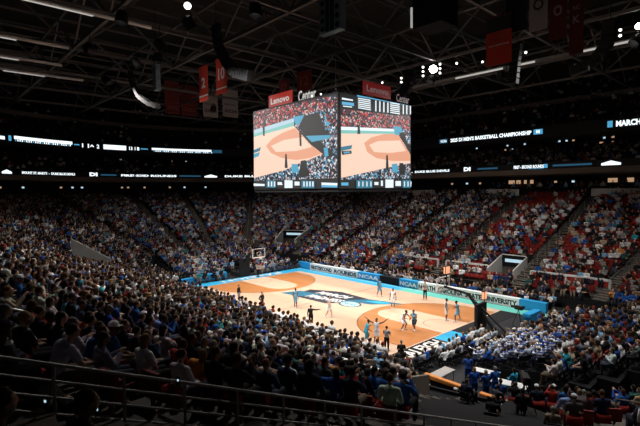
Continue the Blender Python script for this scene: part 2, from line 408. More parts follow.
# aprons
flat('side_apron', [(-CL-2.0, CW), (2.5, CW), (2.5, 9.35), (-CL-2.0, 9.35)], .052, CYAN, .03)
flat('pale_stripe', [(-CL-1.8, CW+1.2), (6, CW+1.2), (6, CW+1.32), (-CL-1.8, CW+1.32)], .056, PALEB)
flat('side_apron', [(2.5, CW), (CL+3.8, CW), (CL+3.8, 9.35), (2.5, 9.35)], .052, TEALG, .03)
flat('end_apron', [(-CL-1.9, -8.9), (-CL-.08, -8.9), (-CL-.08, CW), (-CL-1.9, CW)], .052, CYAN, .03)
flat('end_apron', [(CL+.08, -8.6), (CL+1.7, -8.6), (CL+1.7, CW), (CL+.08, CW)], .052, BLK, .03)
flat('end_apron_panel', [(CL+.12, -3.4), (CL+1.6, -3.4), (CL+1.6, -.9), (CL+.12, -.9)], .055, CYAN)
stripe('red_edge_strip', [(-CL-.2, -8.55), (CL-1, -8.55)], .14, REDP, .06)
def floor_text(name, body, cx, cy, wd, ht, rot, m, shear=0, off=.02, parent=ct, z=.062):
    vs, fs = text_fit(body, wd, ht, off, shear); c, s = math.cos(rot), math.sin(rot)
    me = bpy.data.meshes.new(name); me.from_pydata([(cx+x*c-y*s, cy+x*s+y*c, z) for x, y in vs], [], fs); return link(name, me, m, parent)
floor_text('end_lettering', 'RALEIGH', -CL-1.0, .5, 9, 1.0, -PI/2, WLINE)
floor_text('end_lettering', 'RALEIGH', CL+.85, -6.0, 4.6, 1.15, PI/2, WLINE, off=.03)
floor_text('end_lettering', 'NCAA', CL+3.2, -.9, 1.9, .9, PI/2, WLINE, off=.03)
# centre emblem
flat('emblem_field', [(-3.9, -2.3), (1.2, -2.1), (4.6, 2.1), (-1.2, 2.6), (-4.6, 1.0)], .056, NAVY)
flat('emblem_teal', [(-5.6, -2.4), (-3.0, -2.1), (-1.6, .2), (-4.9, -.2)], .057, TEALD)
flat('emblem_teal', [(1.6, .0), (4.6, .7), (7.0, 3.2), (3.2, 2.3)], .057, TEALD)
flat('emblem_blue', [(3.4, 1.3), (5.0, 1.6), (6.0, 2.6), (4.3, 2.3)], .058, CYAN)
MB().prism([(3.1+1.25*math.cos(a), -.55+1.0*math.sin(a)) for a in np.linspace(0, 2*PI, 28)[:-1]], .054, .0585).build('emblem_disc_edge', NAVY, ct)
MB().prism([(3.1+1.05*math.cos(a), -.55+.8*math.sin(a)) for a in np.linspace(0, 2*PI, 28)[:-1]], .055, .0595).build('emblem_disc', PALEB, ct)
floor_text('emblem_lettering', 'MARCH', -.7, .95, 4.4, 1.15, .12, WLINE, .35, .03)
floor_text('emblem_lettering', 'MADNESS', -.3, -.75, 4.6, 1.15, .12, WLINE, .35, .03)
floor_text('disc_lettering', 'NCAA', 3.1, -.55, 1.5, .5, .05, NAVY)

# basketball hoops
def hoop(sg, label):
    r = empty('basketball_hoop', (sg*(CL+3.1), 0, .05), 0 if sg > 0 else PI, label, 'basketball hoop', 'the two basketball hoops')
    bevel(MB().box(-1.0, 1.6, -.6, .6, 0, .5).build('base', BLK, r), .04)
    MB().box(-1.12, -.9, -.75, .75, 0, 2.4).build('base_pad', BLK, r)
    MB().bar((.2, 0, .4), (-2.0, 0, 2.9), .18, .22).build('mast', BLKM, r)
    MB().bar((1.2, 0, .4), (-1.4, 0, 2.4), .1, .12).build('rear_strut', BLKM, r)
    MB().bar((-1.9, 0, 2.92), (-4.2, 0, 3.2), .12, .16).build('arm', BLKM, r)
    bx = -(3.1+1.22)
    MB().box(bx, bx+.03, -.9, .9, 2.93, 3.96).build('backboard', GLASS, r)
    f = MB(); f.box(bx-.01, bx+.05, -.92, .92, 2.88, 2.94).box(bx-.01, bx+.05, -.92, .92, 3.93, 3.98).box(bx-.01, bx+.05, -.93, -.87, 2.88, 3.98).box(bx-.01, bx+.05, .87, .93, 2.88, 3.98)
    f.build('backboard_frame', WHT, r)
    f = MB()
    for a in ((-.3, -.26, 3.1, 3.55), (.26, .3, 3.1, 3.55), (-.3, .3, 3.1, 3.14), (-.3, .3, 3.51, 3.55)): f.box(bx-.015, bx-.005, *a)
    f.build('target_square', WHT, r)
    MB().box(bx-.02, bx+.06, -.95, .95, 2.82, 2.9).build('bottom_pad', WHT, r)
    MB().tube([(bx-.38+.23*math.cos(a), .23*math.sin(a), 3.05) for a in np.linspace(0, 2*PI, 24)[:-1]], .012, 6, closed=True).build('rim', ORANGE, r)
    nt_ = MB()
    for i in range(12):
        a = 2*PI*i/12; b2 = a+PI/6; a2 = a-PI/6
        for e in (b2, a2): nt_.bar((bx-.38+.23*math.cos(a), .23*math.sin(a), 3.04), (bx-.38+.14*math.cos(e), .14*math.sin(e), 2.62), .01)
    nt_.build('net', NET, r)
    c = MB().box(bx+.25, bx+.45, -.33, .33, 4.25, 4.95).build('shot_clock', BLKM, r)
    MB().box(bx+.24, bx+.25, -.27, .27, 4.32, 4.88).build('clock_face', E_RED if sg > 0 else BLKM, c); MB().box(bx+.45, bx+.46, -.27, .27, 4.32, 4.88).build('clock_face', E_RED, c)
    for s in (-1, 1) if sg > 0 else (): MB().box(bx+.28, bx+.42, s*.335-.005, s*.335+.005, 4.32, 4.88).build('clock_face', E_RED, c)
    MB().bar((bx+.35, 0, 3.1), (bx+.35, 0, 4.3), .06).build('clock_post', BLKM, r)
    return r
hoop(-1, 'basketball hoop at the far left end in front of the packed stand')
hoop(1, 'basketball hoop at the near right end with black padded stanchion')
# black cloth covered tall unit and clock at the right baseline
r = empty('courtside_clock', (CL+1.6, 1.5, .05), .2, 'small lit orange clock on a black post beside the padded hoop base', 'clock')
MB().box(-.04, .04, -.04, .04, 0, 2.4).build('stem', BLKM, r); MB().box(-.25, .25, -.25, .25, 0, .05).build('foot', BLKM, r); c = MB().box(-.12, .12, -.32, .32, 2.35, 3.05).build('housing', BLKM, r)
for a in ((-.13, -.12, -.24, .24), (.12, .13, -.24, .24), (-.1, .1, -.33, -.32)): MB().box(*a, 2.42, 2.98).build('display', E_RED, c)
MB().box(-.13, -.12, -.24, .24, .47, 1.03).build('display', E_RED, c); MB().box(.12, .13, -.24, .24, .47, 1.03).build('display', E_RED, c); MB().box(-.1, .1, -.33, -.32, .47, 1.03).build('display', E_RED, c)

# boards along the far sideline
def board(x0, x1, m, body, label, tm=None, y=9.55, h=.85):
    r = empty('courtside_board', ((x0+x1)/2, y, 0), 0, label, 'board', 'boards along the far sideline'); L = x1-x0
    bevel(MB().box(-L/2+.01, L/2-.01, 0, .5, .03, h).build('front_panel', m, r), .01, 1)
    MB().box(-L/2+.01, L/2-.01, -.03, .62, h, h+.04).build('table_top', BLKM if m is BLK else m, r)
    if body:
        vs, fs = text_fit(body, L*.9, h*.6, .05); me = bpy.data.meshes.new('lettering'); me.from_pydata([(x, -.006, z+h*.5) for x, z in vs], [], fs); link('lettering', me, tm, r)
board(-17.0, -14.4, BLUEB, None, 'plain blue courtside board at the far left corner of the court')
board(-14.4, -9.7, WHITEB, 'FIRST/SECOND', 'white courtside board lettered FIRST/SECOND', KLINE)
board(-9.7, -5.2, WHITEB, 'ROUNDS', 'white courtside board lettered ROUNDS', KLINE)
board(-5.2, -1.6, BLUEB, 'NCAA', 'blue courtside board with white letters left of the black gap', WLINE)
board(-1.6, 1.3, BLK, None, 'plain black courtside board between two blue ones')
board(1.3, 3.9, BLUEB, 'NCAA', 'blue courtside board with white letters behind the striped official', WLINE)
board(3.9, 6.3, WHITEB, 'NORTH', 'white courtside board lettered NORTH', KLINE)
board(6.3, 9.6, WHITEB, 'CAROLINA', 'white courtside board lettered CAROLINA', KLINE)
board(9.6, 11.6, WHITEB, 'STATE', 'white courtside board lettered STATE', KLINE)
board(11.6, 15.2, WHITEB, 'UNIVERSITY', 'white courtside board lettered UNIVERSITY', KLINE)
board(15.2, 17.6, BLUEB, None, 'plain blue courtside board right of the UNIVERSITY lettering')
def side_table(x, y, rz, L, m, label, h=.75, wd=.6, cat='table', name='draped_table'):
    r = empty(name, (x, y, 0), rz, label, cat); MB().box(-L/2, L/2, -wd/2, wd/2, h-.03, h).build('table_top', m, r)
    for a, b_ in (((-L/2, -wd/2), (L/2, -wd/2)), ((-L/2, wd/2), (L/2, wd/2)), ((-L/2, -wd/2), (-L/2, wd/2)), ((L/2, -wd/2), (L/2, wd/2))):
        MB().bar((*a, (h-.03)/2), (*b_, (h-.03)/2), .02, h-.03).build('drape', m, r)
    return r
side_table(-18.0, 5.6, PI/2, 2.8, BLUEB, 'blue draped press table behind the left baseline beside the hoop')
side_table(-17.2, -7.6, PI/2, 1.8, BLUEB, 'blue draped table at the left corner of the court nearest the camera side')
side_table(-18.0, -3.6, PI/2, 3.4, BLUEB, 'blue draped table behind the people at the left baseline')
side_table(17.6, 6.6, PI/2, 2.2, BLUEB, 'blue draped table turned end on at the far right corner of the court')

# ---------------------------------------------------------------- hanging scoreboard
def noise_emit(name, cols, scale, s=1.0):
    m = bpy.data.materials.new(name); nt, b = nodes(m); tc = nt.nodes.new('ShaderNodeTexCoord')
    v = nt.nodes.new('ShaderNodeTexVoronoi'); v.inputs['Scale'].default_value = scale; sp = nt.nodes.new('ShaderNodeSeparateColor')
    r = nt.nodes.new('ShaderNodeValToRGB'); r.color_ramp.interpolation = 'CONSTANT'; t = 0
    for i, (f, c) in enumerate(cols):
        e = r.color_ramp.elements[0] if i == 0 else (r.color_ramp.elements[1] if i == 1 else r.color_ramp.elements.new(t)); e.position = t; e.color = (*c, 1); t += f
    nt.links.new(tc.outputs['Object'], v.inputs['Vector']); nt.links.new(v.outputs['Color'], sp.inputs[0]); nt.links.new(sp.outputs[0], r.inputs[0])
    b.inputs['Base Color'].default_value = (0, 0, 0, 1); nt.links.new(r.outputs[0], b.inputs['Emission Color']); b.inputs['Emission Strength'].default_value = s; return m
JM = {'K': emat('screen black', (.01, .012, .015), .5), 'PE': emat('screen court', (1, .68, .52), .98), 'OR': emat('screen orange', (.95, .42, .25), .85),
      'W': emat('screen white', (.85, .95, 1), 1.0), 'B': emat('screen blue', (.12, .50, .80), .9), 'CY': emat('screen cyan', (.08, .45, .68), .8),
      'TL': emat('screen teal', (.03, .22, .34), .8), 'TG': emat('screen green', (.25, .68, .62), .8), 'WB': emat('screen pale', (.55, .75, .88), .85),
      'CR': noise_emit('screen red crowd', [(.34, (.012, .01, .014)), (.26, (.50, .05, .04)), (.14, (.03, .05, .10)), (.12, (.62, .45, .42)), (.14, (.10, .06, .08))], 7),
      'CB': noise_emit('screen dark crowd', [(.48, (.012, .016, .024)), (.14, (.10, .34, .48)), (.16, (.72, .74, .80)), (.12, (.40, .22, .20)), (.10, (.04, .10, .22))], 7)}
jt = empty('hanging_scoreboard', (-.07, -.07, 11.3), 0, 'large four sided video scoreboard hanging above centre court showing the game', 'scoreboard')
JO = Vector((-.07, -.07, 11.3))
X0, X1, Y0, Y1, ZB, ZTP = -6.37, 6.23, -5.13, 5.0, 11.3, 19.5
bevel(MB().box(X0-JO.x, X1-JO.x, Y0-JO.y, Y1-JO.y, 0, ZTP-ZB).build('housing', BLKM, jt), .05)
MB().box(X0+.6, X1-.6, Y0+.6, Y1-.6, ZTP-ZB, ZTP-ZB+.08).build('top_frame', BLKM, jt)
def clip(p, lo, hi): return max(lo, min(hi, p))
def screen(data, side, name):
    g = {}
    for i, (k, poly) in enumerate(data):
        m = g.setdefault(k, MB()); e = .012+.0025*i; pts = []
        for a, z in poly:
            z = clip(z, 11.34, 19.44)-JO.z
            if side in 'NS':
                a = clip(a, X0+.05, X1-.05)*(1 if side == 'N' else -1); pts.append((a-JO.x, (Y0-e if side == 'N' else Y1+e)-JO.y, z))
            else:
                a = clip(a, Y0+.05, Y1-.05)*(1 if side == 'E' else -1); pts.append(((X1+e if side == 'E' else X0-e)-JO.x, a-JO.y, z))
        m.add(pts, [tuple(range(len(pts)))])
    first = None
    for k, m in g.items():
        o = m.build('screen' if first is None else 'picture_pattern', JM[k], jt if first is None else first)
        if first is None: first = o
JL = [('K',[(-6.29,19.65),(6.28,19.32),(6.25,11.3),(-6.54,11.58)]),('CR',[(-6.11,19.42),(6.16,19.17),(6.14,17.1),(2.7,17.69),(0.58,18.05),(-6.17,17.46)]),('CB',[(0.73,18.03),(6.15,18.26),(6.08,12.23),(-6.33,12.26),(-6.31,12.78),(-1.03,13.29),(1.23,13.84),(3.73,14.94),(0.57,17.22)]),('WB',[(-6.17,17.56),(0.44,17.98),(0.43,17.61),(-6.18,17.15)]),('TG',[(-6.18,17.15),(0.43,17.61),(0.42,17.24),(-6.19,16.84)]),('PE',[(-6.19,16.84),(0.42,17.24),(3.06,15.08),(4.62,14.44),(2.78,14.03),(1.23,13.75),(-1.03,13.19),(-6.32,12.57)]),('OR',[(-4.08,15.74),(-3.05,16.35),(-1.42,16.77),(0.56,17.04),(2.8,15.28),(4.37,14.46),(2.64,14.12),(0.65,14.06),(-1.48,14.37),(-3.25,14.98)]),('PE',[(-3.24,15.67),(-1.12,16.08),(1.7,16.1),(2.93,15.09),(0.67,14.89),(-2.43,15.02)]),('TL',[(-6.23,15.49),(-4.96,15.71),(-5.15,15.31),(-6.24,15.18)]),('CY',[(-6.24,15.08),(-5.15,15.21),(-5.34,14.81),(-6.26,14.66)]),('CY',[(0.29,18.09),(1.88,18.07),(2.14,17.4),(0.72,17.3)]),('K',[(1.15,17.16),(1.88,17.98),(3.9,18.07),(4.78,16.32),(5.4,15.92),(3.74,15.73),(2.53,15.48)]),('K',[(1.0,17.17),(1.86,16.99),(5.98,14.18),(5.0,13.98),(3.07,15.17)]),('CY',[(4.67,17.62),(5.42,17.69),(5.41,16.85),(4.78,16.75)]),('CY',[(2.12,16.15),(5.27,15.93),(5.39,15.66),(2.94,15.53)]),('CR',[(4.8,17.86),(6.14,17.26),(6.13,16.51),(4.91,17.16)]),('K',[(-0.92,14.72),(-0.69,14.71),(-0.56,13.37),(-1.03,13.39)]),('CY',[(0.05,13.72),(0.94,13.67),(1.07,12.92),(0.03,12.87)]),('K',[(1.38,13.93),(2.08,13.98),(2.48,12.51),(1.06,12.37)]),('CY',[(4.5,14.88),(5.01,14.93),(5.12,14.15),(4.62,14.09)]),('K',[(1.21,16.69),(1.5,16.66),(1.54,15.29),(1.26,15.31)]),('K',[(-4.55,17.69),(-4.2,17.76),(-4.23,16.76),(-4.49,16.78)]),('W',[(-6.43,12.0),(-4.36,11.91),(-4.37,11.7),(-6.44,11.73)]),('TL',[(-4.0,12.31),(-2.49,12.22),(-2.51,11.48),(-4.02,11.54)]),('W',[(-2.17,12.06),(-1.53,12.05),(-1.38,11.76),(-2.18,11.77)]),('W',[(-1.05,12.23),(0.17,12.16),(0.16,11.45),(-1.07,11.46)]),('W',[(0.47,12.06),(1.2,12.02),(1.19,11.67),(0.46,11.68)]),('TL',[(1.49,12.13),(3.28,12.04),(3.27,11.39),(1.47,11.42)]),('W',[(4.2,11.89),(6.2,11.8),(6.2,11.59),(4.2,11.67)]),('B',[(4.2,11.65),(6.2,11.59),(6.19,11.42),(4.2,11.47)]),('W',[(-3.75,12.15),(-3.53,12.14),(-3.54,11.64),(-3.76,11.64)]),('W',[(-3.24,12.14),(-3.02,12.13),(-3.04,11.63),(-3.25,11.64)]),('W',[(-2.74,12.13),(-2.53,12.12),(-2.54,11.63),(-2.75,11.63)]),('W',[(1.77,12.03),(1.95,12.02),(1.94,11.57),(1.76,11.57)]),('W',[(2.19,12.02),(2.37,12.01),(2.36,11.56),(2.18,11.56)]),('W',[(2.61,12.01),(2.78,12.01),(2.78,11.56),(2.6,11.56)]),('W',[(3.01,12.0),(3.19,12.0),(3.18,11.55),(3.01,11.55)])]
JR = [('K',[(-4.88,19.4),(5.07,19.66),(5.07,11.35),(-4.97,11.27)]),('W',[(-4.65,19.02),(-3.29,19.02),(-3.29,18.9),(-4.65,18.85)]),('B',[(-4.65,18.68),(-3.17,18.74),(-3.17,18.48),(-4.65,18.43)]),('W',[(-4.53,18.36),(-3.42,18.41),(-3.43,18.32),(-4.53,18.27)]),('CR',[(-4.78,18.04),(5.07,18.38),(5.07,17.01),(-4.79,16.62)]),('W',[(-4.79,16.57),(2.83,17.01),(2.83,16.77),(-4.79,16.28)]),('TG',[(-4.79,16.28),(2.83,16.77),(2.83,16.54),(-4.8,15.99)]),('CB',[(-4.84,12.14),(-4.83,12.57),(1.02,13.42),(5.07,14.24),(5.07,17.1),(3.77,16.9),(5.07,12.35),(5.07,12.3)]),('CB',[(-4.83,12.48),(5.07,14.14),(5.07,12.3),(-4.84,12.1)]),('PE',[(-4.8,15.99),(2.99,16.55),(5.07,14.53),(5.07,13.84),(1.16,13.24),(-4.84,12.23)]),('OR',[(-1.9,15.37),(-0.95,15.93),(0.88,16.38),(2.99,16.55),(4.91,14.72),(5.07,14.04),(2.06,13.93),(-0.27,14.11),(-1.51,14.6)]),('PE',[(-1.23,15.24),(0.02,15.68),(3.3,15.95),(4.25,14.99),(1.76,14.67),(-0.55,14.64)]),('CY',[(2.22,17.24),(3.46,17.26),(3.93,16.52),(2.52,16.42)]),('K',[(3.14,16.66),(5.07,17.01),(5.07,14.83),(4.41,15.19)]),('CB',[(3.77,17.09),(5.07,17.01),(5.07,15.62),(4.41,15.78)]),('TL',[(-4.87,14.85),(-3.45,15.1),(-3.58,14.75),(-4.87,14.51)]),('K',[(-4.81,14.51),(-3.58,14.62),(-3.52,14.36),(-4.7,14.18)]),('CY',[(-4.57,14.46),(-3.77,14.54),(-3.71,14.42),(-4.45,14.29)]),('K',[(1.17,14.45),(1.39,14.46),(1.53,13.15),(1.09,13.14)]),('CY',[(1.98,13.64),(2.82,13.71),(2.98,12.9),(2.06,12.83)]),('K',[(3.14,13.77),(3.77,13.79),(4.09,12.63),(3.13,12.61)]),('K',[(-2.74,16.89),(-2.51,16.91),(-2.42,16.13),(-2.81,16.1)]),('B',[(-4.84,11.85),(-3.99,11.85),(-3.99,11.59),(-4.84,11.59)]),('TL',[(-2.97,12.08),(-0.84,12.1),(-0.84,11.37),(-2.98,11.35)]),('W',[(-0.56,11.92),(-0.0,11.92),(-0.0,11.64),(-0.57,11.64)]),('W',[(0.36,12.06),(0.65,12.06),(0.64,11.55),(0.35,11.55)]),('W',[(1.01,12.16),(2.21,12.17),(2.2,11.39),(1.01,11.38)]),('W',[(2.51,12.03),(3.37,12.04),(3.37,11.55),(2.51,11.55)]),('TL',[(3.61,12.14),(5.07,12.15),(5.07,11.37),(3.61,11.37)]),('W',[(-2.72,19.25),(-1.07,19.28),(-1.07,19.18),(-2.72,19.15)]),('W',[(1.7,19.4),(3.15,19.44),(3.15,19.33),(1.7,19.3)]),('W',[(-2.72,19.08),(-1.07,19.11),(-1.07,19.01),(-2.72,18.99)]),('W',[(1.7,19.22),(3.15,19.25),(3.15,19.15),(1.7,19.12)]),('W',[(-2.72,18.92),(-1.07,18.94),(-1.07,18.84),(-2.72,18.82)]),('W',[(1.7,19.04),(3.15,19.07),(3.15,18.97),(1.7,18.94)]),('W',[(-2.72,18.75),(-1.07,18.77),(-1.07,18.67),(-2.72,18.66)]),('W',[(1.7,18.87),(3.14,18.89),(3.14,18.79),(1.7,18.76)]),('W',[(-2.73,18.59),(-1.07,18.6),(-1.07,18.5),(-2.73,18.49)]),('W',[(1.7,18.69),(3.14,18.71),(3.14,18.61),(1.7,18.59)]),('W',[(-2.73,18.42),(-1.07,18.43),(-1.08,18.33),(-2.73,18.33)]),('W',[(1.7,18.51),(3.14,18.53),(3.14,18.42),(1.7,18.41)]),('W',[(-0.45,19.29),(-0.29,19.31),(-0.29,18.33),(-0.46,18.31)]),('W',[(0.11,19.31),(0.28,19.32),(0.27,18.35),(0.1,18.33)]),('W',[(0.68,19.32),(0.85,19.33),(0.85,18.38),(0.67,18.36)]),('W',[(1.26,19.33),(1.43,19.35),(1.43,18.4),(1.25,18.39)]),('W',[(3.62,19.44),(3.77,19.44),(3.77,18.49),(3.61,18.5)]),('W',[(4.17,19.45),(4.33,19.46),(4.33,18.55),(4.17,18.56)]),('W',[(4.74,19.46),(4.9,19.47),(4.9,18.61),(4.74,18.62)]),('W',[(-2.78,11.95),(-2.65,11.95),(-2.65,11.51),(-2.78,11.51)]),('W',[(-2.26,11.95),(-2.13,11.95),(-2.13,11.51),(-2.26,11.51)]),('W',[(-1.73,11.95),(-1.59,11.95),(-1.59,11.51),(-1.73,11.51)]),('W',[(-1.18,11.96),(-1.05,11.96),(-1.05,11.5),(-1.19,11.51)]),('W',[(3.77,11.99),(3.93,11.99),(3.93,11.5),(3.77,11.5)]),('W',[(4.33,11.99),(4.5,11.99),(4.5,11.5),(4.33,11.5)]),('W',[(4.82,12.0),(4.99,12.0),(4.99,11.5),(4.82,11.5)]),('B',[(-2.91,19.44),(5.07,19.64),(5.07,19.54),(-2.91,19.32)])]

for side, D in (('N', JL), ('S', JL), ('E', JR), ('W', JR)): screen(D, side, 'screen')
MB().box(X0+.1-JO.x, X1-.1-JO.x, Y0+.1-JO.y, Y1-.1-JO.y, -.25, 0).build('underside', BLKM, jt)
for x in (-4.5, 4.5):
    for y in (-3.5, 3.5): MB().tube([(x, y, ZTP-ZB+.6), (x, y, 22)], .03, 6).build('cable', STEEL, jt)
def sign_panel(loc, rz, wd, ht, body, m, tm, label, bg=True, off=.02):
    r = empty('hanging_sign', loc, rz, label, 'sign', 'signs above the scoreboard')
    if bg: MB().box(-wd/2, wd/2, .0, .12, -ht/2, ht/2).build('panel', m, r)
    vs, fs = text_fit(body, wd*.8, ht*(.5 if bg else .8), off); me = bpy.data.meshes.new('lettering'); me.from_pydata([(x, -.02, z) for x, z in vs], [], fs); link('lettering', me, tm, r)
    for s in (-1, 1): MB().bar((s*wd*.4, .06, -ht/2-.6 if not bg else -ht/2-.5), (s*wd*.4, .06, -ht/2+.05), .05).build('bracket', BLKM, r)
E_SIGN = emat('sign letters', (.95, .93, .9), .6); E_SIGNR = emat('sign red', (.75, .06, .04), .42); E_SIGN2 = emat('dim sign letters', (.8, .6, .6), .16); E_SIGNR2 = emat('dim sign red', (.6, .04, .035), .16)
sign_panel((-2.4, -4.6, 20.2), 0, 3.7, 1.25, 'Lenovo', E_SIGNR, E_SIGN, 'red Lenovo sign on top of the scoreboard face towards the sideline')
sign_panel((1.7, -4.6, 20.0), 0, 3.1, 1.3, 'Center', None, E_SIGN, 'open white Center lettering beside the red sign on the sideline face', bg=False)
sign_panel((5.6, .75, 20.5), PI/2, 3.9, 1.2, 'Lenovo', E_SIGNR2, E_SIGN2, 'dim red Lenovo sign on top of the scoreboard face towards the right baseline')
sign_panel((5.6, 4.6, 20.2), PI/2, 2.6, 1.0, 'Center', None, E_SIGN2, 'dim Center lettering on the scoreboard face towards the right baseline', bg=False)

# ---------------------------------------------------------------- ribbon boards
def ring_text(body, s0, s1, d, z0, z1, m, parent, name='lettering', off=.03):
    vs, fs = text_fit(body, abs(s0-s1), z1-z0, off); sm = (s0+s1)/2; o = []
    for x, z in vs:
        px, py, _, _ = path(sm-x, d); o.append((px, py, (z0+z1)/2+z))
    me = bpy.data.meshes.new(name); me.from_pydata(o, [], fs); link(name, me, m, parent)
def ribbon(d, z0, z1, label):
    r = empty('ribbon_board', (0, 0, 0), 0, label, 'ribbon board', 'ribbon boards round the arena'); m = MB()
    ring(m, d-.08, z0, d-.08, z1); ring(m, d-.08, z1, d, z1); ring(m, d-.08, z0, d, z0); m.build('board_face', BLKM, r); return r
ru = ribbon(25, 19.1, 20.3, 'upper ribbon board with lit lettering round the arena'); rl = ribbon(22, 13.97, 14.85, 'lower ribbon board with lit lettering under the club seats')
def blk(r, d, s0, s1, z0, z1, m, name='lit_block'):
    q = MB(); bandpiece(q, min(s0, s1), max(s0, s1), d-.14, d-.1, z0, z1); q.build(name, m, r)
U = 24.86; Lr = 21.86
ring_text("2025 DI MEN'S BASKETBALL CHAMPIONSHIP", 27.8, 14.0, U, 19.35, 20.0, E_W, ru, off=.045)
blk(ru, 25, 30.0, 28.4, 19.3, 20.05, E_DB); ring_text('NCAA', 29.7, 28.5, U-.02, 19.45, 19.9, E_W, ru)
blk(ru, 25, 13.7, 12.4, 19.3, 20.05, E_B); ring_text('M', 13.3, 12.8, U-.02, 19.45, 19.95, E_W, ru)
blk(ru, 25, 4.0, 3.4, 19.3, 20.15, E_B); ring_text('MARCH MADNESS', 3.0, -3.6, U, 19.3, 20.1, E_W, ru, off=.05)
blk(ru, 25, 66.5, 64.7, 19.4, 19.9, E_W); blk(ru, 25, 64.5, 64.35, 19.3, 20.1, E_B)
blk(ru, 25, 64.2, 61.0, 19.65, 20.15, E_W)
for i in range(26): blk(ru, 25, 64.15-i*.12, 64.09-i*.12, 19.35, 19.6, E_W if i % 4 else E_B)
blk(ru, 25, 60.9, 60.6, 19.6, 19.8, E_B)
ring_text('1 1', 60.45, 60.05, U, 19.3, 20.0, E_W, ru); ring_text('^', 60.0, 59.75, U, 19.5, 19.9, E_W, ru); ring_text('2', 59.6, 59.45, U, 19.3, 20.0, E_W, ru)
blk(ru, 25, 59.2, 57.85, 19.25, 20.1, E_W); ring_text('13 11', 57.3, 55.7, U, 19.35, 20.0, E_W, ru); blk(ru, 25, 55.6, 55.15, 19.6, 19.8, E_B)
blk(ru, 25, 54.9, 51.0, 19.6, 20.0, E_W)
for i in range(30): blk(ru, 25, 54.8-i*.13, 54.73-i*.13, 19.3, 19.52, E_W if i % 4 else E_B)
blk(ru, 25, 50.9, 50.3, 19.35, 20.0, E_DB)
def chev(s, d, z, wd, h, r):
    q = MB(); P = [(s+wd/2, z), (s+wd/2, z+h*.45), (s, z+h), (s-wd/2, z+h*.45), (s-wd/2, z)]; q.add([(*path(a, d-.14)[:2], b_) for a, b_ in P], [(0, 1, 2, 3, 4)]); q.build('chevron_logo', E_W, r)
for s, wd in ((65.6, .6), (51.2, .9), (2.7, 2.2)): chev(s, 22, 14.1, wd, .6, rl)
ring_text("MOUNT ST. MARY'S  -  DUKE BLUE DEVILS", 64.7, 61.5, Lr, 14.15, 14.55, E_W, rl, off=.045)
ring_text("MOUNT ST. MARY'S  -  DUKE BLUE DEVILS", 41.5, 26.1, Lr, 14.15, 14.55, E_W, rl, off=.045)
ring_text('FIRST - SECOND ROUNDS', 58.6, 53.6, Lr, 14.15, 14.55, E_W, rl, off=.045); ring_text('FIRST - SECOND ROUNDS', 15.3, 11.0, Lr, 14.12, 14.6, E_W, rl, off=.045)
blk(rl, 22, 11.0, 10.5, 14.1, 14.65, E_B); blk(rl, 22, 13.2, 11.0, 14.02, 14.08, E_B)
for a, b_ in ((60.6, 60.1), (23.5, 22.3)): ring_text('DI', a, b_, Lr, 14.1, 14.75, E_W, rl, off=.06)
for a, b_ in ((59.9, 58.9), (53.4, 51.9), (21.1, 17.8), (9.8, 4.9)): blk(rl, 22, a, b_, 14.25, 14.5, E_DB)
ring_text("DUKE BLUE DEVILS", 50.2, 46.0, Lr, 14.15, 14.55, E_W, rl, off=.045)

# standing room openings at the back of the lower stand
for a, b_, lb in ((20.5, 15.2, 'pale parapet above empty red seats at the back of the far stand'), (5.4, -3.0, 'long pale parapet at the right end of the back of the far stand'), (36.0, 30.3, 'pale parapet just right of the scoreboard at the back of the far stand')):
    x, y, _, _ = path((a+b_)/2, DT); m = MB(); bandpiece(m, b_, a, DT-1.7, DT-1.55, 10.1, 11.1); o = m.build('parapet_panel', WHITEW); tag(o, lb, 'parapet', 'pale parapets at the back of the far stand')
for a, b_ in ((20.2, 19.2), (18.9, 18.2), (17.6, 17.2), (16.6, 16.1), (5.4, 4.2), (3.0, 2.2), (-1, -2)):
    m = MB(); bandpiece(m, b_, a, DT+5.7, DT+5.8, 12.0, 12.6, n=2); o = m.build('lit_doorway', E_WARM); tag(o, 'warm lit opening in the dark concourse wall, %.0f metres along the far side' % (20.5-b_), 'lit opening', 'lit openings along the concourse')
wl = [(64, 'w'), (62.9, 'b'), (61, 'w'), (60.4, 'b'), (59.9, 'b'), (57.4, 'w'), (56.2, 'w'), (55.0, 'w'), (53.5, 'w'), (52.6, 'b'), (51.3, 'b'), (30, 'w'), (27, 'b'), (12, 'w'), (9.5, 'b'), (24.5, 'w')]
for i, (s, k) in enumerate(wl):
    x, y, nx, ny = path(s, DT+4); r = empty('wall_monitor' if k == 'b' else 'wall_lamp', (x, y, 12.2), math.atan2(-nx, ny), ('small bright screen' if k == 'b' else 'small warm lamp')+' under the club balcony, number %d along from the left' % (i+1), 'screen' if k == 'b' else 'lamp', 'small lights under the club balcony')
    MB().box(-.3, .3, -.05, .05, -.2, .2).build('casing', BLKM, r); MB().box(-.2, .2, -.07, -.05, -.15, .15).build('lit_face', E_COOL if k == 'b' else E_WARM, r)
for i in range(46):
    s = rng.uniform(-4, 66); k = rng.random(); x, y, nx, ny = path(s, 31+rng.uniform(0, 1)); z = rng.choice([15.6, 16.3, 17.3, 18.0]); r = empty('suite_lamp', (x, y, z+.6), math.atan2(-nx, ny), 'tiny lamp glowing in the dark club tier, lamp %d along from the right' % i, 'lamp', 'lamps in the club tier')
    MB().box(-.2, .2, -.05, .05, -.16, .16).build('casing', BLKM, r); MB().box(-.16, .16, -.07, -.05, -.12, .12).build('lit_face', E_COOL if k < .35 else E_WARM, r)

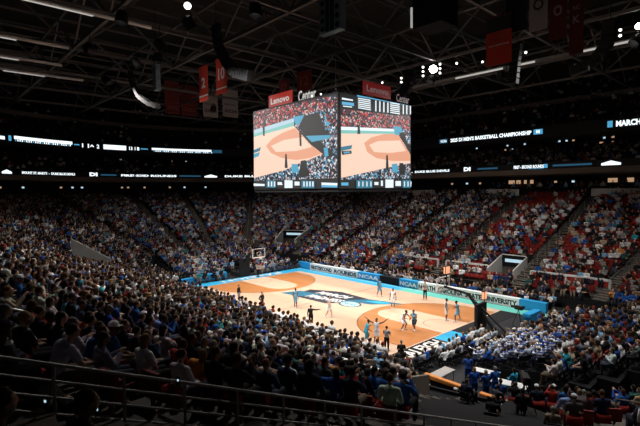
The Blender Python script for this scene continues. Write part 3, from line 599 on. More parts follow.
# ---------------------------------------------------------------- roof steel
TX = [-51.4, -40.4, -29.4, -18.4, -7.3, 3.8, 14.8, 25.9]; TY = [-29.6, -18.9, -8.2, 2.5, 13.2, 23.9, 34.6]; ZC, ZU = 26.0, 30.5
def truss(axis, c, lo, hi, step, label):
    r = empty('roof_truss', (0, 0, 0), 0, label, 'roof truss', 'steel trusses under the roof')
    P = (lambda a, z: (c, a, z)) if axis == 'y' else (lambda a, z: (a, c, z))
    MB().bar(P(lo, ZC), P(hi, ZC), .28, .3).build('bottom_chord', STEEL, r); MB().bar(P(lo, ZU), P(hi, ZU), .24).build('top_chord', STEEL, r)
    a = lo; up_ = True
    while a+step/2 <= hi+.1:
        MB().bar(P(a, ZC if up_ else ZU), P(a+step/2, ZU if up_ else ZC), .16).build('web_member', STEEL, r); up_ = not up_; a += step/2
on = ['nearest the camera end', 'second from the camera', 'third from the camera', 'fourth from the camera', 'fifth from the camera', 'sixth from the camera', 'seventh from the camera', 'farthest off']
for i, x in enumerate(reversed(TX)): truss('y', x, -40.3, 45.3, 10.7, 'dark crosswise roof truss, '+on[i])
for i, y in enumerate(TY): truss('x', y, -62.5, 36.8, 11.05, 'dark lengthwise roof truss, '+on[i])
for i in range(22):
    x = 34-i*4.6; o = MB().bar((x, -50, 31.2), (x, 52, 31.2), .14, .22).build('roof_purlin', STEEL); tag(o, 'thin dark roof beam above the trusses, beam %d counted from the camera end' % (i+1), 'roof beam', 'thin beams under the roof deck')
for i, (x, y0, y1) in enumerate([(-14.9, -29, -23.2), (-4.6, -27, -19.4), (-21.9, -27, -22.2), (-27.6, -24, -18.6)]):
    r = empty('roof_duct', (x, (y0+y1)/2, 25.0), 0, 'pale lit duct section hanging in the roof above the camera side, %s' % ['second', 'nearest', 'third', 'farthest'][i], 'duct', 'lit ducts in the roof'); h = (y1-y0)/2
    MB().tube([(0, -h, 0), (0, h+3, 0)], .16, 10).build('duct_pipe', WHT, r); MB().box(-.3, .3, -h, h, .2, .3).build('shelf', STEEL, r)
    MB().box(-.07, .07, -h*.9, h*.6, -.22, -.17).build('duct_glow', E_DUCT_GLOW, r)  # lit stretch of white duct, its brightness put in as glow
# catwalk with lamps beyond the court
def catwalk(y, x0, x1, label):
    r = empty('catwalk', ((x0+x1)/2, y, 24.4), 0, label, 'catwalk', 'catwalks above the court'); h = (x1-x0)/2
    MB().box(-h, h, -.6, .6, 0, .08).build('deck', STEEL, r)
    for s in (-1, 1):
        for z in (.6, 1.1): MB().tube([(-h, s*.6, z), (h, s*.6, z)], .03, 6).build('handrail', STEEL, r)
    k = -h
    while k <= h: MB().bar((k, -.6, 0), (k, -.6, 1.1), .05).build('post', STEEL, r); MB().bar((k, .6, 0), (k, .6, 6.1), .05).build('hanger', STEEL, r); k += 4
    return r
catwalk(16.6, -28, 30, 'catwalk with lamps over the far sideline'); 
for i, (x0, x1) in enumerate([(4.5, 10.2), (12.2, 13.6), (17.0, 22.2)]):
    o = MB().box(x0, x1, 16.2, 16.35, 24.2, 24.36).build('glow_strip', E_DUCT_GLOW); tag(o, 'glow strip along the underside of the far catwalk, %s' % ['left of the red banner', 'short one right of the red banner', 'at the far right'][i], 'glow strip', 'glow strips on the far catwalk')  # lit stretches of pale duct along the catwalk, drawn as glowing strips
def flood(x, y, z, aim, label, power, lamp=True, sz=.42, spread=90, deep=0.0):
    r = empty('floodlight', (x, y, z), 0, label, 'floodlight', 'floodlights aimed at the court')
    d = (Vector(aim)-Vector((x, y, z))).normalized(); q = d.to_track_quat('-Z', 'Y').to_euler()
    m = MB(); pr = [(.30, .35), (.34, .2), (.44, 0), (.44, -.06)]; n = 16
    for rr, zz in pr:
        m.v += [(rr*sz/.44*math.cos(2*PI*k/n), rr*sz/.44*math.sin(2*PI*k/n), zz) for k in range(n)]
    if deep:
        m.v = []
        for rr, zz in ((.2, .5), (.42, .36), (.46, 0), (.46, -deep)): m.v += [(rr*math.cos(2*PI*k/n), rr*math.sin(2*PI*k/n), zz) for k in range(n)]
    for j in range(3):
        for k in range(n): m.f.append((j*n+k, j*n+(k+1) % n, (j+1)*n+(k+1) % n, (j+1)*n+k)); m.mi.append(0)
    m.f.append(tuple(range(n))); m.mi.append(0)
    m.build('housing', BLKM, r, rot=q)
    L = MB(); L.v = [(sz*.7*math.cos(2*PI*k/n), sz*.7*math.sin(2*PI*k/n), .34) if deep else (sz*.9*math.cos(2*PI*k/n), sz*.9*math.sin(2*PI*k/n), -.02) for k in range(n)]; L.f = [tuple(range(n))]; L.mi = [0]; L.build('lens', E_LAMP if lamp == 1 else E_LAMP2, r, rot=q)
    MB().tube([(-.5*sz/.44, 0, 0), (-.5*sz/.44, 0, .7), (.5*sz/.44, 0, .7), (.5*sz/.44, 0, 0)], .03, 6).build('yoke', BLKM, r); MB().bar((0, 0, .7), (0, 0, 1.6), .05).build('hanger', BLKM, r)
    if power:
        l = bpy.data.lights.new('lamp', 'SPOT'); l.energy = power; l.spot_size = math.radians(spread); l.spot_blend = 1; l.shadow_soft_size = .35; l.color = (1, .96, .92)
        o = bpy.data.objects.new('lamp', l); COL.objects.link(o); o.parent = r; o.rotation_euler = q; o.location = d*(deep+.05)
for i, (x, y) in enumerate(FLOODS):
    sd_ = 'far' if y > 0 else 'camera'
    flood(x, y, 23.9, (x*.45, y*-.12+1.0, 0), 'round floodlight on the %s side catwalk, %d metres %s of centre' % (sd_, abs(x), 'left' if x < 0 else 'right'), SPOT_W, 2, deep=.45)
ADDED_LAMPS = [(-24, -13, (-26, -17, 3)), (-9, -14, (-9, -17, 3)), (6.5, -13.5, (7.5, -15, 1)), (20, -11, (22.5, -12, 1)), (13, -19.5, (14, -23.5, 5)), (-1, -20, (-1, -24, 5)), (27, -7, (29, -12, 2)), (27, 4, (29, -2, 2)), (-29, 3, (-35, 2, 3)), (26, 15.5, (26, 17, 3)), (-25, 13.5, (-30, 16, 3)), (-8, 17, (-8, 21, 3)), (9.5, 17.3, (10, 21, 3))]  # lamps added above the stands to brighten the crowd
for i, (x, y, t) in enumerate(ADDED_LAMPS):
    flood(x, y, 23.9, t, 'added deep shaded crowd lamp over the %s, %d metres %s of centre' % ('far stand' if y > 8 else ('camera side stand' if y < -8 else 'end stand'), abs(x), 'left' if x < 0 else 'right'), ADDED_LAMP_W*(1.25 if y < -8 else (.7 if y > 8 else .9)), 2, deep=.45, spread=96)
flood(-9, -20, 23.5, (-13.2, -6, 23.6), 'spotlight picking out the two bright red number banners', 900, 2, deep=.45, spread=34)
# the lamp seen brightest is turned towards the camera side
flood(3.3, 13.4, 25.1, (20, -14, 8), 'brightest round lamp shining at the camera beside the scoreboard', 0, 1, .5)
flood(22.8, 15.1, 25.1, (28, -14, 8), 'bright round lamp at the far right end of the far catwalk', 0, 1, .3)
flood(1.3, -16.0, 25.1, (20, -26, 10), 'single pale lamp high over the camera side among the trusses', 0, 2, .3)
k = 0
for x, y, n_ in ((2.4, 12.7, 3), (4.4, 13.1, 3), (5.8, 14.3, 1), (8.0, 16.0, 1), (-5.5, 14.9, 2), (-8.2, 14.9, 3), (-2.4, 14.9, 2), (-16, 13.5, 2), (-18, 13.5, 2), (20.3, 16.2, 2), (21.2, 16.0, 2), (12.7, 16.2, 1)):
    for j in range(n_):
        k += 1; r = empty('small_spotlight', (x, y, 25.4-j*.5), 0, 'small bright spotlight on the far catwalk, cluster at %.0f metres, %s lamp' % (x, ['top', 'middle', 'bottom'][j]), 'spotlight', 'small spotlights on the far catwalk')
        d = Vector((.55, -.8, -.35)).normalized(); q = d.to_track_quat('-Z', 'Y').to_euler()
        MB().tube([(0, 0, .3), (0, 0, 0)], .16, 10).build('can', BLKM, r, rot=q); MB().tube([(0, 0, -.001), (0, 0, -.02)], .13, 10).build('lens', E_LAMP2, r, rot=q)

# ---------------------------------------------------------------- speakers and banners
def line_array(pts, m, label, wd=1.0, dp=.55, ry=0):
    P0 = Vector(pts[0]); r = empty('line_array_speaker', P0, 0, label, 'speaker', 'speaker arrays hanging from the roof')
    # resample into cabinets
    L = [Vector(p)-P0 for p in pts]; out = []
    for a, b_ in zip(L[:-1], L[1:]):
        n = max(1, round((b_-a).length/.42)); out += [a+(b_-a)*i/n for i in range(n)]
    out.append(L[-1])
    for a, b_ in zip(out[:-1], out[1:]):
        bevel(MB().bar(a, a+(b_-a)*.93, dp, wd).build('cabinet', m, r), .03, 1)
    MB().tube([(0, 0, 0), (0, 0, 31-P0.z)], .03, 6).build('cable', BLKM, r)
GRIL = mat('speaker grille', (.03, .03, .033), .6, noise=.3, scale=20); PALEG = mat('pale cabinet', (.035, .034, .033), .8); BLUEG = mat('blue grey cabinet', (.22, .31, .36), .6)
line_array([(-21.8, -12, 25.5), (-21, -12, 23.8), (-19, -12, 22.1), (-16.2, -12, 20.9), (-14, -12, 20.3)], PALEG, 'curved pale edged speaker array at the left of the roof', .5)
line_array([(-6.8, -9, 27.6), (-6.5, -9, 25.6), (-5.2, -9, 23.8), (-3.5, -9, 22.3), (-1.0, -9, 21.5)], GRIL, 'large curved black speaker array above the red number 10 banner')
line_array([(-14.3, -12, 24.9), (-14.2, -12, 22.0)], BLUEG, 'straight blue grey speaker array left of the red banners', .9)
line_array([(5.6, 6, 23.3), (5.4, 6, 22.1), (4.7, 6, 21.2), (3.4, 6, 20.8)], GRIL, 'curved black speaker array just above the right of the scoreboard')
line_array([(23.6, 4, 22.7), (23.5, 4, 21.3), (23.0, 4, 20.4), (22.3, 4, 19.9), (21.1, 4, 19.7)], GRIL, 'large curved black speaker array at the right of the roof', .8)
line_array([(17.2, 4, 22.6), (16.9, 4, 19.5)], BLKM, 'straight black speaker array below the red banner', .7)
r = empty('speaker_rack', (6.55, -6, 27), 0, 'square dotted speaker rack hanging high above the scoreboard', 'speaker'); MB().box(-1.25, 1.25, -.3, .3, -3, .6).build('frame', BLUEG, r)
for i in range(5):
    for s in (-1, 1): MB().tube([(s*.85, -.3, -2.6+i*.7), (s*.85, -.34, -2.6+i*.7)], .22, 10).build('driver', BLKM, r)
for s in (-.28, .28): MB().box(s-.2, s+.2, -.34, -.3, -2.9, .5).build('grille', GRIL, r)
MB().tube([(0, 0, .6), (0, 0, 4)], .04, 6).build('cable', BLKM, r)
r = empty('hanging_box', (12.3, 0, 27), 0, 'big black box hanging at the top of the roof with a white glowing side', 'speaker'); bevel(MB().box(-1.35, 1.35, -1.2, 1.2, -2.8, 1).build('cabinet', BLK, r), .05)
MB().box(-1.55, -1.4, -1.2, -1.0, -2.6, -1.0).build('glowing_side', emat('glowing side', (1, .95, .9), .35), r); MB().tube([(0, 0, 1), (0, 0, 4)], .05, 6).build('cable', BLKM, r)  # white side of the box, its brightness given as emission
def banner(x, y, ztop, zbot, wd, m, label, rz=0, texts=(), bands=(), border=None):
    r = empty('hanging_banner', (x, y, zbot), rz, label, 'banner', 'banners hanging from the roof'); H = ztop-zbot
    MB().box(-wd/2, wd/2, -.015, .015, 0, H).build('cloth', m, r); MB().tube([(-wd/2-.05, 0, H), (wd/2+.05, 0, H)], .04, 6).build('batten', BLKM, r)
    for s in (-1, 1): MB().tube([(s*wd*.4, 0, H), (s*wd*.4, 0, 31-zbot)], .012, 5).build('cord', BLKM, r)
    for a, b_, mm in bands: MB().box(-wd/2, wd/2, -.025, .025, a*H, b_*H).build('stripe', mm, r)
    if border:
        for q in ((.04, .06, .03, .97), (.94, .96, .03, .97)): MB().box((q[0]-.5)*wd, (q[1]-.5)*wd, -.022, .022, q[2]*H, q[3]*H).build('border', border, r)
        for q in (.03, .34, .955): MB().box(-.46*wd, .46*wd, -.022, .022, q*H, (q+.015)*H).build('border', border, r)
    for body, cx, cz, tw, th, mm in texts:
        vs, fs = text_fit(body, tw*wd, th*H, .03); me = bpy.data.meshes.new('lettering'); me.from_pydata([(xx+cx*wd, -.03, zz+cz*H) for xx, zz in vs], [], fs); link('lettering', me, mm, r)
WB_ = mat('banner white', (.75, .72, .7), .8); DB_ = mat('banner dark print', (.08, .06, .06), .8); RB_ = mat('banner red print', (.30, .08, .06), .8)
banner(-15.15, -6, 25.9, 21.8, 2.1, REDF, 'bright red number 2 banner', texts=[('2', 0, .52, .42, .30, WB_)], bands=[(.13, .17, WB_)])
banner(-11.05, -6, 26.0, 22.0, 2.3, REDF, 'bright red number 10 banner', texts=[('10', 0, .55, .6, .34, WB_)], bands=[(.13, .17, WB_)])
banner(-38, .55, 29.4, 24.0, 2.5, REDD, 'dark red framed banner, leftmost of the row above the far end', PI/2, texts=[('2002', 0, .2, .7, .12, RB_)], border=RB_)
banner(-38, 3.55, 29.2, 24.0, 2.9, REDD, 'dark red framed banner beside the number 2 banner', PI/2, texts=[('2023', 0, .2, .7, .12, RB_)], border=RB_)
banner(-38, 7.5, 29.2, 24.2, 2.9, GREYF, 'pale grey banner lettered 2021 below the number 2 banner', PI/2, texts=[('2021', 0, .22, .8, .12, DB_), ('CENTRAL', 0, .45, .8, .05, DB_)])
banner(-38, 11.5, 29.6, 24.6, 3.2, GREYF, 'pale grey banner lettered 2024 right of the number 10 banner', PI/2, texts=[('2024', 0, .22, .8, .12, DB_), ('METRO', 0, .45, .8, .05, DB_)])
banner(17.65, 0, 23.7, 20.2, 1.9, REDF, 'large plain red banner with small lettering at the upper right', texts=[('NORTH', 0, .62, .45, .07, RB_), ('CAROLINA', 0, .52, .6, .07, RB_), ('CHAMPIONS', 0, .4, .8, .04, WB_)], bands=[(.68, .98, BLKF)])
banner(18.8, .3, 26.5, 22.3, 1.5, BLKF, 'black banner above and right of the large red banner')
banner(20.4, 0, 26.0, 21.9, 1.2, GREYF, 'grey banner with a dark ring emblem at the top right', texts=[('O', 0, .42, .6, .2, DB_)])
banner(21.65, 0, 25.4, 21.0, 1.1, REDD, 'dark red banner with a ring emblem at the top right', texts=[('O', 0, .42, .5, .16, GREYF)])
banner(22.75, .1, 24.7, 19.8, .85, REDD, 'narrow dark red banner with grey print, rightmost of the banners', texts=[('K', 0, .45, .5, .1, GREYF), ('NC', 0, .6, .5, .06, GREYF)])
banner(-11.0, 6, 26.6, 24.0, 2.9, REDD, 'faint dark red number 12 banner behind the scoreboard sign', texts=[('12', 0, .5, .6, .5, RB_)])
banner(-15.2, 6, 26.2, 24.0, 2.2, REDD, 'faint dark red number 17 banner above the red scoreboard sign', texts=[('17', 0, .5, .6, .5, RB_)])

# ---------------------------------------------------------------- figures
def capsule(bm, a, b, r1, r2, seg=10):
    a, b = Vector(a), Vector(b); d = b-a; L = d.length
    M_ = Matrix.Translation((a+b)/2) @ d.to_track_quat('Z', 'Y').to_matrix().to_4x4()
    if L > 1e-4: bmesh.ops.create_cone(bm, cap_ends=True, segments=seg, radius1=r1, radius2=r2, depth=L, matrix=M_)
    bmesh.ops.create_icosphere(bm, subdivisions=2, radius=r1, matrix=Matrix.Translation(a)); bmesh.ops.create_icosphere(bm, subdivisions=2, radius=r2, matrix=Matrix.Translation(b))
def ell(bm, c, r, rot=None):
    M_ = Matrix.Translation(c) @ (rot or Matrix()) @ Matrix.Diagonal((*r, 1)); bmesh.ops.create_icosphere(bm, subdivisions=3, radius=1, matrix=M_)
def fuse(bm, name, vox, smooth=2):
    me = bpy.data.meshes.new(name); bm.to_mesh(me); bm.free(); o = bpy.data.objects.new(name, me); COL.objects.link(o)
    md = o.modifiers.new('r', 'REMESH'); md.mode = 'VOXEL'; md.voxel_size = vox; md.use_smooth_shade = True
    if smooth: s = o.modifiers.new('s', 'SMOOTH'); s.factor = .5; s.iterations = smooth
    dg = bpy.context.evaluated_depsgraph_get(); out = bpy.data.meshes.new_from_object(o.evaluated_get(dg)); out.name = name
    bpy.data.objects.remove(o); bpy.data.meshes.remove(me); return out
STAND = dict(pelvis=(0, 0, .98), chest=(0, 0, 1.30), neck=(0, .0, 1.49), head=(0, .03, 1.66), sh=(.18, 0, 1.42), el=(.25, -.02, 1.14), wr=(.27, .08, .90), hip=(.09, 0, .94), kn=(.11, .03, .50), an=(.12, 0, .09))
SIT = dict(pelvis=(0, 0, .56), chest=(0, -.02, .87), neck=(0, 0, 1.05), head=(0, .04, 1.21), sh=(.18, -.01, .98), el=(.25, .07, .70), wr=(.13, .30, .63), hip=(.09, .03, .54), kn=(.13, .45, .52), an=(.13, .46, .09))
def pose(base, **kw): d = dict(base); d.update(kw); return d
def both(P, k, s):
    v = P.get(k+('L' if s < 0 else 'R'))
    if v is None: v = P[k]; return Vector((v[0]*s, v[1], v[2]))
    return Vector(v)
_fig = {}
def figure(key, P, outfit='casual', hair='short', vox=.011, cap=False):
    if key in _fig: return _fig[key]
    V = {k: Vector(v) for k, v in P.items() if k in ('pelvis', 'chest', 'neck', 'head')}
    b = bmesh.new(); H = V['head']; fwd = P.get('look', 0); RZ = Matrix.Rotation(fwd, 4, 'Z')
    hd = lambda x, y, z: H+(RZ @ Vector((x, y, z)))
    ell(b, H, (.074, .092, .108), RZ); ell(b, hd(0, .03, -.055), (.052, .058, .062), RZ); ell(b, hd(0, .098, -.012), (.012, .018, .024), RZ)
    for s in (-1, 1): ell(b, hd(s*.074, -.005, -.01), (.012, .02, .032), RZ)
    ell(b, hd(0, .082, .018), (.045, .018, .012), RZ); ell(b, hd(0, .085, -.052), (.022, .012, .010), RZ)
    capsule(b, V['neck']-Vector((0, 0, .06)), H-Vector((0, .015, .05)), .055, .05)
    ell(b, V['chest']+Vector((0, 0, .03)), (.155, .10, .17)); ell(b, (V['chest']+V['pelvis'])/2, (.135, .095, .15)); ell(b, V['pelvis'], (.155, .105, .12))
    sh_ = bmesh.new(); pa = bmesh.new()
    g = .016
    capsule(sh_, V['pelvis']+Vector((0, 0, .03)), V['chest'], .12, .14); ell(sh_, V['chest']+Vector((0, 0, .03)), (.155+g, .105+g, .175+g)); ell(sh_, (V['chest']+V['pelvis'])/2, (.14+g, .10+g, .17+g)); ell(sh_, V['pelvis']+Vector((0, 0, .04)), (.155+g, .105+g, .11+g))
    ell(pa, V['pelvis']-Vector((0, 0, .01)), (.16+g, .115+g, .11+g))
    shoes = bmesh.new()
    for s in (-1, 1):
        S, E_, W_, Hp, K, A = [both(P, k, s) for k in ('sh', 'el', 'wr', 'hip', 'kn', 'an')]
        capsule(b, V['chest']+Vector((s*.07, 0, .11)), S, .07, .058); capsule(b, S, E_, .055, .042); capsule(b, E_, W_, .041, .028)
        capsule(b, Hp, K, .088, .058); capsule(b, K, A, .056, .038)
        ft = (A-K); fd = Vector((0, 1, 0)); 
        capsule(b, A-Vector((0, .03, .045)), A+fd*.15-Vector((0, 0, .055)), .035, .03)
        capsule(shoes, A-Vector((0, .035, .04)), A+fd*.16-Vector((0, 0, .05)), .047, .042); capsule(shoes, A-Vector((0, 0, .04)), A+Vector((0, 0, .01)), .045, .045)
        # hand: palm, four fingers, thumb
        d = (W_-E_).normalized(); side = d.cross(Vector((0, 0, 1))); side = side.normalized() if side.length > .1 else Vector((1, 0, 0)); nrm = side.cross(d).normalized()
        pc = W_+d*.045; rot = Matrix((side, d, nrm)).transposed().to_4x4(); ell(b, pc, (.040, .052, .018), rot)
        for j, (o_, L) in enumerate(((-.031, .060), (-.011, .072), (.010, .068), (.031, .052))):
            p = pc+d*.038+side*o_; q = p+d*L*.55-nrm*.006; r_ = q+d*L*.35-nrm*.022; capsule(b, p, q, .0095, .009, 6); capsule(b, q, r_, .009, .008, 6)
        ts = -1 if side.x*s > 0 else 1
        p = pc+side*ts*.032-d*.015; q = p+side*ts*.028+d*.028; capsule(b, p, q, .012, .010, 6); capsule(b, q, q+d*.026-nrm*.008, .010, .009, 6)
        # clothes
        if outfit == 'uniform':
            capsule(sh_, V['chest']+Vector((s*.06, 0, .12)), S-Vector((s*.03, 0, .0)), .085, .07)
            m_ = Hp.lerp(K, .78); capsule(pa, Hp, m_, .108, .10)
        else:
            capsule(sh_, V['chest']+Vector((s*.07, 0, .11)), S, .085, .075)
            if outfit == 'tee': capsule(sh_, S, S.lerp(E_, .65), .074, .066)
            else: capsule(sh_, S, E_, .074, .058); capsule(sh_, E_, E_.lerp(W_, .9), .058, .043)
            capsule(pa, Hp, K, .106, .075); capsule(pa, K, K.lerp(A, .93), .075, .06)
    if P.get('phone'): pass
    hb = bmesh.new()
    ell(hb, hd(0, -.018, .022), (.083, .094, .106), RZ)
    cutz = None
    if hair == 'long': ell(hb, hd(0, -.062, -.09), (.078, .045, .13), RZ); ell(hb, hd(0, -.055, -.0), (.084, .06, .09), RZ)
    if hair == 'bun': ell(hb, hd(0, -.11, .05), (.038, .038, .038), RZ)
    # open the face: remove hair verts in front and low
    body = fuse(b, 'body', vox, 1); shirt = fuse(sh_, 'shirt', .016); trs = fuse(pa, 'trousers', .016); sho = fuse(shoes, 'shoes', .012)
    hm = fuse(hb, 'hair', .012, 2); t = bmesh.new(); t.from_mesh(hm); RI = Matrix.Rotation(-fwd, 4, 'Z')
    dele = []
    for v in t.verts:
        q = RI @ (v.co-H)
        if (q.y > .045 and q.z < .05) or (q.z < -.035 and hair != 'long') or (q.y > .0 and q.z < -.02): dele.append(v)
    bmesh.ops.delete(t, geom=dele, context='VERTS'); t.to_mesh(hm); t.free()
    capm = None
    if cap:
        c = MB(); N = 14
        for r_, z in ((.092, .035), (.094, .07), (.075, .105), (.04, .128), (.0, .134)):
            c.v += [tuple(hd(r_*math.cos(2*PI*k/N), -.012+r_*1.08*math.sin(2*PI*k/N), z)) for k in range(N)]
        for j in range(4): c.f += [(j*N+k, j*N+(k+1) % N, (j+1)*N+(k+1) % N, (j+1)*N+k) for k in range(N)]
        P_ = [(-.07, .07), (-.06, .13), (-.03, .165), (.03, .165), (.06, .13), (.07, .07)]; nb = len(c.v)
        c.v += [tuple(hd(x, y, .042)) for x, y in P_]+[tuple(hd(x, y, .034)) for x, y in P_]; c.f += [(nb, nb+1, nb+2, nb+3, nb+4, nb+5), (nb+11, nb+10, nb+9, nb+8, nb+7, nb+6)]+[(nb+k, nb+k+1, nb+k+7, nb+k+6) for k in range(5)]
        c.mi = [0]*len(c.f); capm = c.mesh('cap')
    for me, m in ((body, SKIN), (shirt, CLOTH), (trs, CLOTH), (sho, CLOTH), (hm, HAIR)): me.materials.clear(); me.materials.append(m)
    if capm: capm.materials.append(CLOTH); capm.polygons.foreach_set('use_smooth', [True]*len(capm.polygons))
    _fig[key] = dict(body=body, shirt=shirt, trousers=trs, shoes=sho, hair=hm, cap=capm, head=H, rz=fwd); return _fig[key]
def person(name, F, loc, rz, skin, hairc, shirt, trs, label, cat, group=None, shoes=(.05, .05, .05), capc=None, scale=1, eyes=False):
    o = bpy.data.objects.new(name, F['body']); COL.objects.link(o); o.location = loc; o.rotation_euler = (0, 0, rz); o.scale = (scale,)*3; o.color = (*skin, 1); tag(o, label, cat, group)
    for k, c in (('shirt', shirt), ('trousers', trs), ('shoes', shoes), ('hair', hairc)):
        p = bpy.data.objects.new(k, F[k]); COL.objects.link(p); p.parent = o; p.color = (*c, 1)
    if F['cap'] and capc: p = bpy.data.objects.new('cap', F['cap']); COL.objects.link(p); p.parent = o; p.color = (*capc, 1)
    if eyes:
        for s in (-1, 1):
            q = F['head']+Matrix.Rotation(F['rz'], 3, 'Z') @ Vector((s*.03, .086, .002)); p = bpy.data.objects.new('eye', EYE); COL.objects.link(p); p.parent = o; p.location = q
    return o
_b = bmesh.new(); bmesh.ops.create_icosphere(_b, subdivisions=2, radius=.010); EYE = bpy.data.meshes.new('eye'); _b.to_mesh(EYE); _b.free(); EYE.materials.append(KLINE)
SK = [(.55, .34, .24), (.60, .38, .28), (.48, .29, .20), (.40, .22, .14), (.16, .08, .05), (.24, .13, .08)]
HR = [((.012, .009, .007), 'black-haired'), ((.05, .028, .015), 'brown-haired'), ((.075, .042, .022), 'light-brown-haired'), ((.24, .15, .07), 'blond'), ((.22, .21, .20), 'grey-haired'), ((.025, .015, .01), 'dark-haired')]
SHC = [((.012, .012, .014), 'black', 26), ((.02, .03, .07), 'navy', 12), ((.09, .09, .10), 'dark grey', 10), ((.28, .28, .29), 'grey', 8), ((.72, .72, .72), 'white', 19), ((.02, .09, .33), 'royal blue', 11),
       ((.20, .42, .62), 'light blue', 5), ((.28, .025, .02), 'red', 4), ((.10, .06, .035), 'brown', 4), ((.42, .32, .22), 'tan', 4), ((.03, .10, .09), 'dark green', 2), ((.55, .22, .06), 'orange', 1), ((.02, .30, .36), 'teal', 2)]
def wpick(w): return int(rng.choice(len(w), p=np.array(w)/sum(w)))

# ---------------------------------------------------------------- crowd places
def fill_at(x, y, d):
    if y > 8 and x > 0: return .62 if d < 12 else .66
    if y > 8: return .78 if x > -12 else .84
    if y > -8 and x > 20: return .8
    if y < -8: return .86
    return .86
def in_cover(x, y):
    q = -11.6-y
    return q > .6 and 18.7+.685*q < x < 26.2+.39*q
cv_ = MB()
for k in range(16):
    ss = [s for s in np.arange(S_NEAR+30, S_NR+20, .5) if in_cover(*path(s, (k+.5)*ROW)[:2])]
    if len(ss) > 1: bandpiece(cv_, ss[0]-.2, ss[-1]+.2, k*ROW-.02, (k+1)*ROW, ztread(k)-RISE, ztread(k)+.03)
structure(cv_.build('floor_added_dark_cover', BLK))  # black sheet added over the concrete steps to darken this area
SEATS, EMPT = [], []
for k in range(NROW-1):
    dd = (k+.42)*ROW; s = 0
    while s < TOT:
        x, y, nx, ny = path(s, dd); corner = abs(x) > CX and abs(y) > CY
        s += .57*(RC/(RC+dd) if corner else 1)
        if x > 34 and k > 12: continue
        u, v, zc = to_px((x, y, ztread(k)+.9))
        if zc < 1.2 or u < -35 or u > 675 or v > 470: continue
        if aisle_dist(x, y) < .78 or in_vom(sd(x, y)[0], k, .35) or in_vom(sd(x, y)[0], k-1, .3): continue
        if abs(y) < 7.9 and abs(x) > 30 and k < 3 or vom_front(sd(x, y)[0], k): continue
        # keep clear of the long railing and the gangway on its camera side
        rx = 25.63+(y+31.07)*.176
        if y < -17 and x > rx-.35 and x < rx+14 and y < -12.5: continue
        if in_cover(x, y) and k < 16: continue      # rows under the added dark cover, no public seats
        if (Vector((x, y, ztread(k)+1))-CAM).length < 3.0: continue
        if k in (2,) and any(a < x < b_ for a, b_ in CAPS) and y > 10: continue
        rz = math.atan2(-ny, -nx)-PI/2; full = rng.random() < fill_at(x, y, dd)
        # a pocket of empty dark red seats under the far parapet
        if y > 26 and 3 < x < 10.5 and k > 21: full = rng.random() < .12
        (SEATS if full else EMPT).append((x, y, ztread(k), rz, k, s, zc, 'bowl'))
        if full: EMPT.append((x, y, ztread(k), rz, k, s, zc+1000, 'bowl'))
# end risers on the arena floor
def RY0(k): x = 19.4+(k+1)*.9; return -1-math.sqrt(max(0, 11.5**2-(x-18.5)**2))
def riser(sg, x0, n, y0, y1, rise, name, label):
    r = empty(name, (sg*x0, 0, 0), 0, label, 'seating riser', 'portable seating risers on the floor')
    for k in range(n):
        a, b_ = sorted((sg*k*.9, sg*(k+1)*.9)); MB().box(a, b_, y0 if (sg < 0 or k < 6) else RY0(k), y1, 0, rise*(k+1)).build('step', BLK, r)
    for yy, n in ((y0-.06, n if sg < 0 else 6), (y1+.01, n)):
        MB().add([(0, yy, 0), (sg*n*.9, yy, 0), (sg*n*.9, yy, rise*n+.1), (0, yy, rise+.1), (0, yy+.05, 0), (sg*n*.9, yy+.05, 0), (sg*n*.9, yy+.05, rise*n+.1), (0, yy+.05, rise+.1)],
                 [(0, 1, 2, 3), (7, 6, 5, 4), (0, 4, 5, 1), (1, 5, 6, 2), (2, 6, 7, 3), (3, 7, 4, 0)]).build('side_skirt', BLK, r)
    return r
RIS = riser(1, 19.4, 12, -7.2, 6.2, .24, 'seating_riser', 'black stepped riser carrying the band beyond the right baseline')
riser(-1, 20.6, 10, -7.0, 9.5, .22, 'seating_riser', 'black stepped riser of spectators beyond the left baseline')
for k in range(12):
    for j in range(25):
        x, y = 19.4+(k+.5)*.9, -6.9+j*.53
        if 1.4 < y < 2.3: continue
        zc = to_px((x, y, 1))[2]
        if k < 5 and y < -.7: continue     # band block, built one by one below
        if k > 5 and (y < -7 or y < RY0(k)+.3): continue
        (SEATS if rng.random() < .8 else EMPT).append((x, y, .24*(k+1), PI/2, k, y, zc, 'band'))
for k in range(6, 12):
    x = 19.4+(k+.5)*.9; y0 = RY0(k); y = -7.4
    while y > y0+.3: SEATS.append((x, y, .24*(k+1), PI/2+.15, k, y, to_px((x, y, 1))[2], 'band')); y -= .56
for k in range(10):
    for j in range(30):
        x, y = -20.6-(k+.5)*.9, -6.7+j*.54
        if 1.4 < y < 2.3: continue
        SEATS.append((x, y, .22*(k+1), -PI/2, k, y, 60, 'end')) if rng.random() < .93 else None
# floor rows along both sidelines
for r_, y in enumerate((-9.9, -10.7, -11.5, -12.2)):
    for j in range(56):
        x = -17+j*.58
        if r_ > 0 or x > -14: SEATS.append((x, y, .0, 0, r_, x, to_px((x, y, 1))[2], 'court'))
for r_, y in enumerate((-8.0, -8.8, -9.6, -10.4, -11.2, -12.0)):
    for j in range(20): SEATS.append((-29.2+j*.6, y, .0, -.35, r_, y, 60, 'end')) if rng.random() < .85 and (y < -8.5 or j < 8) else None
for r_, y in enumerate((10.6, 11.4, 12.1)):
    for j in range(60):
        x = -17+j*.58
        if rng.random() < .85: SEATS.append((x, y, .0, PI, r_, x, to_px((x, y, 1))[2], 'press'))
for r_, x in enumerate((-17.0, -18.9, -19.8)):
    for j in range(28):
        y = -6.6+j*.58+random.uniform(-.1, .1)
        if abs(y) > 1.5 and rng.random() < .82: SEATS.append((x, y, 0, -PI/2, r_, y, 60, 'end'))
